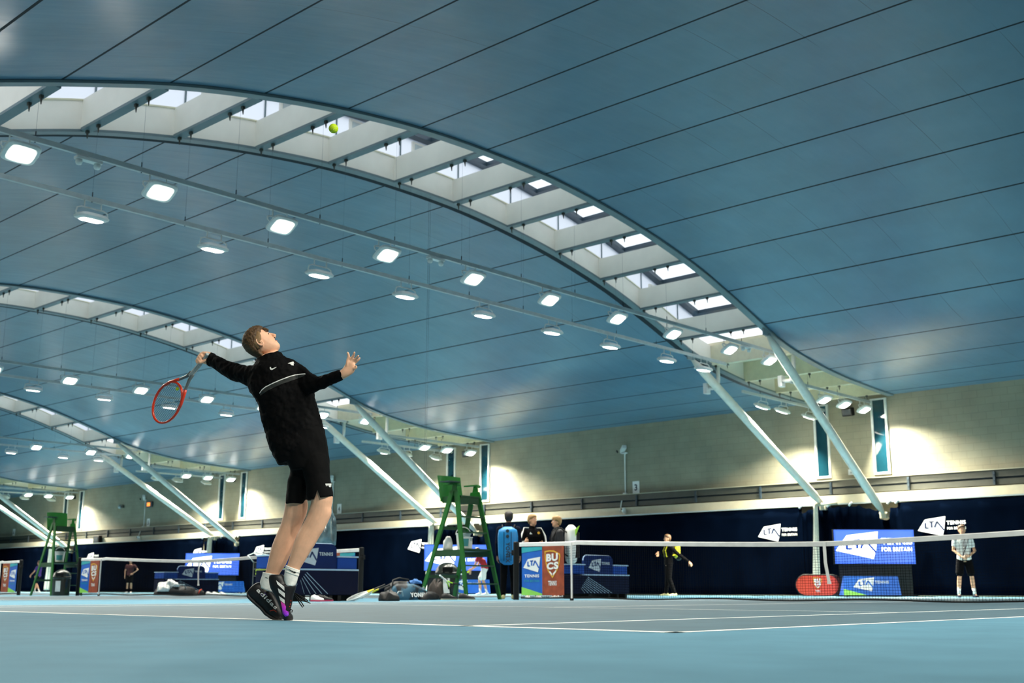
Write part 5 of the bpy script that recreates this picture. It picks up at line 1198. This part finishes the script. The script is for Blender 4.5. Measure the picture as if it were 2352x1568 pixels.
# lettering along the first shoe
def text_px(name, tree, st, o, ux, uy, m, parent, bold=.02, eps=.0025):
    vs, fs, _ = text_geo(st, bold); out = []
    for x, y in vs:
        u_, w_ = o[0] + ux[0] * x + uy[0] * y, o[1] + ux[1] * x + uy[1] * y; rr_ = (_F + _R * ((u_ - 1176) / FPX) - _U * ((w_ - 784) / FPX)).normalized()
        hit = tree.ray_cast(CAMP, rr_); out.append(hit[0] - rr_ * eps if hit[0] is not None else PT(u_, w_, .03))
    mb = MB(); mb.add(out, fs); return mb.build(name, m, parent, recalc=False)
text_px('lettering', f1t, 'adidas', (588, 1356), (44, 44), (7.5, -6.5), 'white', f1, bold=.03)
for q in ([(599, 1363), (604, 1367), (603, 1368.5), (598, 1364.5)], [(608, 1360), (613, 1366), (612, 1367.5), (607, 1361.5)]): wrap_px('purple_fleck', f1t, [q], 'cloth_purple', f1, cuts=0)
wrap_px('red_fleck', f1t, [[(619, 1402), (628, 1399), (634, 1403), (636, 1406), (629, 1401.5), (620, 1403.5)]], 'pop_red', f1, cuts=0)
mb = MB(); lc = [(676, 1361), (686, 1366), (698, 1373), (707, 1379), (706, 1382), (697, 1380), (686, 1373), (676, 1363)]
mb.tube([PT(u, v, -.09 - .003 * i) for i, (u, v) in enumerate(lc)], .0035, 6); mb.tube([PT(u, v, -.10 + .002 * i) for i, (u, v) in enumerate([(675, 1366), (682, 1374), (689, 1386), (695, 1394.5), (698, 1392), (693, 1384), (684, 1372), (677, 1364)])], .0035, 6)
mb.tube([PT(u, v, -.09) for u, v in ((677, 1363), (690, 1371), (703, 1380), (713, 1385.5))], .003, 6); mb.tube([PT(u, v, -.105) for u, v in ((664, 1402), (668, 1399), (672, 1401), (670, 1406))], .003, 6); mb.build('laces', 'black', f2, smooth=True)
# --- marks on the clothing
c1 = lambda x, y: (330 + x / 4.481, 730 + y / 4.48)
up_ = [(1190, 770), (1215, 735), (1250, 706), (1320, 670), (1400, 635), (1500, 597), (1560, 581), (1620, 573), (1662, 570)]
lo_ = [(x + 3, y + 9) for x, y in up_]; lw_ = [(1203, 800), (1235, 775), (1270, 750), (1335, 718), (1415, 682), (1505, 650), (1563, 630), (1615, 612), (1650, 596)]
wrap_px('white_piping', jt, [[c1(*up_[i]), c1(*up_[i + 1]), c1(*lo_[i + 1]), c1(*lo_[i])] for i in range(8)], 'white', jr, cuts=1, eps=.004)
wrap_px('grey_band', jt, [[c1(*lo_[i]), c1(*lo_[i + 1]), c1(*lw_[i + 1]), c1(*lw_[i])] for i in range(8)], 'jersey_band', jr, cuts=1, eps=.0025)
wrap_px('chest_mark', jt, [[c1(*p) for p in ((1299, 506), (1308, 503), (1312, 516), (1322, 519), (1368, 503), (1365, 508), (1330, 531), (1318, 536), (1305, 531), (1299, 520))]], 'white', jr, cuts=1)
wrap_px('badge', jt, [[c1(*p) for p in ((1483, 467), (1500, 459), (1540, 447), (1551, 468), (1541, 470), (1520, 474))], [c1(*p) for p in ((1520, 472), (1541, 470), (1546, 487), (1526, 488), (1508, 474))]], 'white', jr, cuts=1)
c2 = lambda x, y: (540 + x / 3.267, 960 + y / 3.267)
wrap_px('hem_mark', st_, [[c2(677, 491), c2(722, 490), c2(723, 500), c2(679, 500)], [c2(681, 502), c2(688, 502), c2(687, 510), c2(682, 510)], [c2(692, 502), c2(700, 502), c2(699, 508), c2(693, 508)], [c2(703, 502), c2(722, 501), c2(722, 513), c2(713, 520), c2(703, 512)]], 'white', sh, cuts=0, eps=.003)
s2t = bvh(s2); c4 = lambda x, y: (540 + x / 9.8, 1280 + y / 9.8)
wrap_px('sock_mark', s2t, [[c4(1188, 236), c4(1240, 275), c4(1325, 328), c4(1352, 310), c4(1372, 352), c4(1330, 352), c4(1250, 305)]], 'black', s2, cuts=1, eps=.005)
wrap_px('sock_mark', bvh(s1), [[c4(672, 432), c4(745, 462), c4(742, 470), c4(690, 450)]], 'black', s1, cuts=0, eps=.003)
# --- the racket and the ball
ra = (HR * -.656 + UP * -.583 + HF * .48).normalized(); rw = HR * -.512 + UP * .811 + HF * .283
gp = PT(466, 828, .275); racket('red racket dropped behind the serving player, pale grip in his right hand', gp - ra * .067, ra, rw, damp=True)
tennis_ball('yellow ball tossed high above the serving player, just under the skylight', PT(766, 295, -.05))
# ------------------------------------------------------------------ loose things
D('bucket_white', (0.75, 0.76, 0.74), rough=.4); D('bucket_label', (0.05, 0.30, 0.34), rough=.5); D('bag_teal', (0.03, 0.14, 0.22), rough=.55, var=.5, scale=7); D('bag_black', (0.003, 0.003, 0.004), rough=.6)
D('cloth_sky', (0.05, 0.16, 0.42), rough=.8); D('bag_brown', (0.035, 0.026, 0.022), rough=.7, var=.3); D('shoe_pink', (0.62, 0.03, 0.10), rough=.5); D('wire', (0.12, 0.13, 0.13), rough=.4, metal=.6); D('plastic_wrap', (0.10, 0.16, 0.19), rough=.12, spec=.9, var=.6, scale=5)
def blotch(name, c1_, c2_, sc):
    m = mat(name, c1_, rough=.55, bump=.3, scale=sc); nt = m.node_tree; b = nt.nodes['Principled BSDF']; nz = [n for n in nt.nodes if n.type == 'TEX_NOISE'][0]
    r = nt.nodes.new('ShaderNodeValToRGB'); r.color_ramp.elements[0].position = .44; r.color_ramp.elements[0].color = (*c1_, 1); r.color_ramp.elements[1].position = .54; r.color_ramp.elements[1].color = (*c2_, 1)
    nt.links.new(nz.outputs['Fac'], r.inputs[0]); nt.links.new(r.outputs[0], b.inputs['Base Color']); M[name] = m
blotch('bag_teal', (.002, .004, .008), (.02, .09, .15), 5.0)
def heap(mb, c, rx, ry, rz, seed, mi=0, rot=0.0, rough_=.14, sq=.75):
    """soft sagging lump resting on z = c.z"""
    rd = random.Random(seed); c = V(c); ph = [rd.uniform(0, 6.28) for _ in range(8)]; rings = []
    X, Y = V((cos(rot), sin(rot), 0)), V((-sin(rot), cos(rot), 0))
    for i in range(11):
        t = i / 10; z = rz * sin(t * pi / 2)**.9; s = max(.02, cos(t * pi / 2))**.45; ring = []
        for k in range(28):
            a = 2 * pi * k / 28; w_ = 1 + rough_ * (sin(3 * a + ph[0] + 2 * t) * .5 + sin(5 * a + ph[1] - 3 * t) * .35 + sin(9 * a + ph[2] + 4 * t) * .2)
            zz = z * (1 + rough_ * .9 * sin(2 * a + ph[3]) * t) + rz * rough_ * .4 * sin(4 * a + ph[4] + 5 * t) * (1 if 0 < i else 0)
            ring.append(c + X * (math.copysign(abs(cos(a))**sq, cos(a)) * rx * s * w_) + Y * (math.copysign(abs(sin(a))**sq, sin(a)) * ry * s * w_) + UP * max(0, zz))
        rings.append(ring)
    mb.loft(rings, mi)
# bucket on the umpire chair
def bucket(c, label, mark=True):
    c = V(c); r = thing('bucket', label, 'bucket', c, 'white ball buckets')
    mb = MB(); mb.lathe(c, [(.115, 0), (.145, .30), (.155, .305), (.155, .325), (.140, .325), (.112, .02), (0, .02)], 28); mb.build('body', 'bucket_white', r)
    mb = MB(); R = lambda z: .1165 + z * .1; rings = []
    for z in (.07, .22): rings.append([c + V((R(z) * cos(a), R(z) * sin(a), z)) for a in [radians(-70 + 5 * i) for i in range(17)]])
    n = 17; vs = rings[0] + rings[1]; mb.add(vs, [(i, i + 1, n + i + 1, n + i) for i in range(n - 1)]); mb.build('label', 'bucket_label', r, recalc=False)
    mb = MB(); mb.tube([c + V((.15 * cos(t) * HR.x, .15 * cos(t) * HR.y, .30 + .15 * sin(t))) for t in [pi * i / 14 for i in range(15)]], .009, 6); mb.build('handle', 'bucket_white', r, smooth=True)
bucket((-7.92, .03, .966), 'white bucket with teal label on the nearest umpire chair platform')
bucket((-25.12, .05, .966), 'white bucket on the left umpire chair platform')
r = thing('towel', 'white towel draped on the nearest umpire chair platform beside the bucket', 'towel', (-8.2, -.12, .948)); mb = MB(); heap(mb, (-8.22, -.10, .966), .09, .09, .25, 3); mb.build('cloth', 'white', r, smooth=True)
r = thing('paper_box', 'white box behind the bucket on the nearest umpire chair platform', 'box', (-8.05, .33, .948)); mb = MB(); mb.box((-8.1, .30, 1.092), (.18, .16, .24)); mb.build('carton', 'white', r, bevel=.006); mb = MB(); mb.box((-8.1, .30, 1.222), (.19, .17, .02)); mb.build('lid', 'bucket_white', r)
# ball trolley
bc = V((-8.6, -4.02, 0)); r = thing('ball_trolley', 'wire trolley heaped with tennis balls behind the player\'s heels', 'trolley', bc)
mb = MB(); hw = .26; zb, zt = .42, .66
for z in (zb, .54, zt): mb.tube([bc + V((x, y, z)) for x, y in ((-hw, -hw), (hw, -hw), (hw, hw), (-hw, hw))], .008, 6, closed=True)
for i in range(9):
    q = -hw + 2 * hw * i / 8
    for a, b in (((q, -hw), (q, hw)), ((-hw, q), (hw, q))): mb.tube([bc + V((a[0], a[1], zt)), bc + V((a[0], a[1], zb)), bc + V((b[0], b[1], zb)), bc + V((b[0], b[1], zt))], .0035, 4)
mb.build('basket', 'wire', r)
for sx in (-1, 1):
    for sy in (-1, 1):
        mb = MB(); mb.tube([bc + V((sx * hw, sy * hw, zt)), bc + V((sx * hw, sy * hw, .07))], .011, 6); l_ = mb.build('leg', 'wire', r)
        mb = MB(); mb.lathe(bc + V((sx * hw, sy * hw, .042)), [(0, -.015), (.038, -.015), (.038, .015), (0, .015)], 16, axis=Euler((pi / 2, 0, .4)).to_matrix()); mb.build('wheel', 'black', l_)
mb = MB(); mb.tube([bc + V((-hw, -hw, zt)), bc + V((-hw - .12, -hw - .05, .78)), bc + V((-hw - .20, -.1, .84)), bc + V((-hw - .12, hw, .78)), bc + V((-hw, hw, zt))], .012, 8); mb.build('handle', 'grey_metal', r, smooth=True)
proto_b = None; rd = random.Random(5); cnt = 0
for layer in range(5):
    n = (7, 7, 6, 5, 4)[layer]; z = .462 + layer * .056
    for i in range(n):
        for j in range(n):
            if layer < 3 and 1 < i < n - 2 and 1 < j < n - 2: continue
            x = (i - (n - 1) / 2) * .069 + rd.uniform(-.001, .001); y = (j - (n - 1) / 2) * .069 + rd.uniform(-.001, .001)
            lab = 'tennis ball in the wire trolley heap behind the player'
            if proto_b is None: proto_b = tennis_ball(lab, bc + V((x, y, z)), 'balls in the trolley'); proto_b.location = bc + V((x, y, z)); P0_ = V(proto_b['_w'])
            else: c = copy_tree(proto_b); c.location = bc + V((x, y, z))
            cnt += 1
# shoes
def loose_shoe(c, az, label, top, sole, s=1.0, grp=None):
    c = V(c); r = thing('shoe', label, 'shoe', c, grp); d = V((sin(az), cos(az), 0))
    mb = MB(); shoe_geo(mb, c + UP * .05, c + d * .2 + UP * .05, s); mb.v = [(x, y, z * .95 + .014) for x, y, z in mb.v]; o = mb.build('upper', top, r, smooth=True)
    mb = MB(); sd = d.cross(UP); mb.loft([[V((c + d * t * s + sd * a * w_ * s).to_tuple()[:2] + (z,)) for a, z in ((-1, .002), (-1.05, .024), (1.05, .024), (1, .002))] for t, w_ in ((-.08, .030), (-.06, .042), (0, .046), (.08, .048), (.14, .051), (.18, .044), (.20, .026))]); mb.build('sole', sole, r)
    mb = MB()
    for i in range(4): p = c + d * (.055 + .022 * i) * s + UP * (.088 - .010 * i) * s; mb.tube([p - sd * .022, p + UP * .004, p + sd * .022], .003, 5)
    mb.build('laces', 'white', r)
loose_shoe((-7.35, -.98, 0), AZC + pi / 2 - .5, 'left one of two black shoes with cream soles by the brown bag', 'bag_black', 'ledge', 1.15)
loose_shoe((-7.15, -.72, 0), AZC + pi / 2 - .2, 'right one of two black shoes with cream soles by the brown bag', 'bag_black', 'ledge', 1.15)
loose_shoe((-6.72, -4.42, 0), AZC + pi / 2, 'black and white shoe with pink sole in front of the bench behind the player', 'bag_black', 'shoe_pink', 1.0)
loose_shoe((-6.62, -4.62, 0), AZC + pi / 2 + .7, 'pink and white shoe lying nearer the player in front of the bench', 'shoe_white', 'shoe_pink', 1.0)
# bags by the nearest umpire chair
r = thing('duffel_bag', 'crumpled teal and black duffel bag on the floor left of the umpire chair', 'bag', (-7.75, -1.62, 0))
mb = MB(); heap(mb, (-7.75, -1.62, .002), .20, .45, .27, 11, rough_=.22); mb.build('shell', 'bag_teal', r, smooth=True)
mb = MB(); heap(mb, (-7.60, -1.25, .002), .14, .26, .13, 12, rough_=.2); heap(mb, (-7.93, -1.52, .15), .10, .40, .17, 13, rough_=.25); o = mb.build('black_panel', 'bag_black', r, smooth=True)
mb = MB(); mb.tube([V((-7.72, -2.0, .20)), V((-7.74, -1.97, .36)), V((-7.76, -1.80, .40)), V((-7.78, -1.55, .37)), V((-7.78, -1.5, .26))], .016, 8); mb.build('handle', 'bag_black', r, smooth=True)
mb = MB(); put_text(mb, 'YONEX', V((-7.520, -1.72, .055)), V((.10, .995, 0)), V((-.25, 0, .96)), .40, .085, 0, .05); mb.build('lettering', 'white', r, recalc=False)
r = thing('jacket', 'light blue jacket lying on top of the teal duffel bag', 'jacket', (-7.80, -1.35, .3)); mb = MB(); heap(mb, (-7.86, -1.30, .30), .09, .14, .07, 21, rough_=.3); mb.build('cloth', 'cloth_sky', r, smooth=True)
r = thing('holdall', 'small black holdall under the leaning pale rackets', 'bag', (-6.52, -3.12, 0)); mb = MB(); heap(mb, (-6.52, -3.12, .002), .14, .17, .15, 31, rough_=.2); mb.build('shell', 'bag_black', r, smooth=True); mb = MB(); mb.tube([V((-6.46, -3.02, .08)), V((-6.44, -2.98, .16)), V((-6.44, -2.90, .16)), V((-6.46, -2.86, .08))], .01, 6); mb.build('handle', 'grey_metal', r, smooth=True)
r = thing('drink_bottle', 'white drink bottle standing between the duffel and the brown bag', 'bottle', (-7.9, -.98, 0)); mb = MB(); mb.lathe((-7.95, -1.0, .002), [(.035, 0), (.036, .16), (.022, .19), (.022, .20), (0, .20)], 18); mb.build('body', 'white', r, smooth=True); mb = MB(); mb.lathe((-7.95, -1.0, .202), [(.024, 0), (.024, .03), (.010, .035), (.010, .05), (0, .05)], 14); mb.build('cap', 'grey_metal', r)
r = thing('shoulder_bag', 'brown and black bag slumped against the umpire chair leg', 'bag', (-7.75, -.72, 0)); mb = MB(); heap(mb, (-7.80, -.80, .002), .15, .13, .33, 41, rough_=.18); mb.build('shell', 'bag_brown', r, smooth=True); mb = MB(); mb.tube([V((-7.70, -.85, .33)), V((-7.62, -.80, .42)), V((-7.62, -.7, .40)), V((-7.62, -.65, .2))], .012, 6); mb.build('strap', 'bag_black', r, smooth=True)
racket('pale grey and yellow racket leaning on the black holdall, nearer one', (-6.34, -3.37, .27), V((-.60, -.70, -.37)), V((-.76, .65, .25)), 'racket_white', 'racket_yellow', 'bag_black', 'string_pale', tip=1)
racket('pale grey racket leaning on the black holdall, farther one', (-6.42, -3.20, .27), V((-.52, -.74, -.36)), V((-.76, .60, -.2)), 'racket_white', 'racket_yellow', 'bag_black', 'string_pale', tip=1)
racket('black and lime racket with white grip leaning on the brown bag', (-7.58, -.93, .46), V((.10, .56, -.40)), V((.45, .35, .8)), 'bag_black', 'racket_lime', 'white', 'string_dark', tip=1)
# second court: bags and shoes beside the bench
r = thing('kit_bag', 'black kit bag under white clothes in front of the distant bench', 'bag', (-25.0, 3.9, 0)); mb = MB(); heap(mb, (-25.0, 3.95, .002), .30, .70, .27, 51, rough_=.15); mb.build('shell', 'bag_black', r, smooth=True); mb = MB(); mb.tube([V((-24.78, 3.6, .2)), V((-24.72, 3.75, .33)), V((-24.72, 4.1, .33)), V((-24.78, 4.2, .2))], .015, 6); mb.build('handle', 'grey_metal', r, smooth=True)
r = thing('white_clothes', 'crumpled white clothes heaped on the distant black kit bag', 'clothes', (-25.0, 3.7, .25)); mb = MB(); heap(mb, (-24.98, 3.72, .262), .2, .32, .17, 52, rough_=.35); heap(mb, (-24.85, 3.42, .12), .13, .2, .18, 53, rough_=.3); mb.build('cloth', 'white', r, smooth=True)
r = thing('small_bag', 'red and tan striped pouch beside the distant kit bag', 'bag', (-24.7, 4.5, 0)); mb = MB(); heap(mb, (-24.66, 4.62, .002), .14, .16, .16, 54); mb.build('shell', 'bag_brown', r, smooth=True); mb = MB(); mb.tube([V((-24.52, 4.5, .05)), V((-24.52, 4.56, .17)), V((-24.6, 4.66, .18))], .02, 6); mb.build('strap', 'pop_red', r, smooth=True)
for i, (y, n_) in enumerate(((4.92, 'left'), (5.15, 'middle'), (5.42, 'right'))): loose_shoe((-24.6, y, 0), AZC + pi / 2 + .3 * i, '%s one of three pale shoes by the distant kit bag' % n_, 'shoe_white', 'ledge', 1.05)
# covered stand behind the long bench
r = thing('covered_stand', 'white stand wrapped in shiny plastic sheet behind the player\'s knee', 'stand', (-9.2, -2.5, 0))
mb = MB(); mb.bb((-9.26, -2.56, 0.003), (-9.14, -2.44, 1.05)); mb.bb((-9.42, -2.72, 0.003), (-8.98, -2.28, .05)); mb.bb((-9.36, -2.64, .95), (-9.04, -2.34, 1.02)); mb.build('post', 'white', r)
mb = MB(); heap(mb, (-9.2, -2.48, 1.021), .20, .20, .68, 61, rough_=.22, sq=.6); mb.build('plastic_sheet', 'plastic_wrap', r, smooth=True)
# box on the ledge far left, racket of the young man by the curtain, racket and ball of the person in red
r = thing('ledge_speaker', 'black speaker box on the cream ledge far left', 'speaker', (-56.6, YW - .2, 3.16)); mb = MB(); mb.bb((-57.0, YW - .55, 2.86), (-56.3, YW - .33, 3.30)); mb.build('case', 'black', r, bevel=.02); mb = MB(); mb.bb((-56.9, YW - .57, 2.95), (-56.4, YW - .549, 3.2)); mb.build('grille', 'dark_frame', r)
q = g5['waR'] + V((.03, -.05, -.05)); racket('dark racket held upright by the young man in the white T-shirt', q - UP * .06, UP * 1.0 + HR * .25, HF, 'bag_black', 'bag_black', 'bag_black', 'string_dark', tip=1)
q = g8['waR'] + V((-.03, -.05, -.06)); racket('pale racket held low by the person in the red top', q, -HR * .75 - UP * .45, HR * .3 + UP * .8, 'racket_white', 'bag_black', 'bag_black', 'string_dark', tip=1)
tennis_ball('tennis ball held by the stooping person in the red top', g8['waL'] - HR * .10 - UP * .07)
for (x, y) in ((3.9, -12.9), (6.4, -14.2), (-1.6, -10.9), (-3.4, -9.7)):
    pass

# small fittings on the first rail and a cable hanging from the skylight
xr_ = XA0 - .72
for y, n_ in ((-8.55, 'left of the second big lamp'), (-1.15, 'between the middle lamps'), (10.55, 'near the strut top')):
    r = thing('rail_sensor', 'small white twin sensor on the nearest lighting rail, %s' % n_, 'sensor', (xr_, y, 6.78), 'rail sensors')
    mb = MB(); mb.box((xr_, y, 6.69), (.12, .42, .05)); mb.tube([(xr_, y, 6.74), (xr_, y, 6.70)], .02, 8); mb.build('bar', 'white_metal', r, bevel=.01)
    for dy in (-.15, .15):
        mb = MB(); mb.lathe((xr_, y + dy, 6.62), [(0, -.045), (.04, -.035), (.055, 0), (.05, .05), (0, .055)], 12); mb.build('head', 'white_metal', r, smooth=True)

r = thing('hanging_cord', 'pair of thin dark cords hanging from the nearest skylight between the courts', 'cord', (-9.8, .68, 2.4))
for dx in (0, .05):
    mb = MB(); mb.tube([(-9.80 + dx, .68, roof(.68) - .02), (-9.80 + dx, .68, 2.5)], .0028, 5); mb.build('cord', 'dark_frame', r)
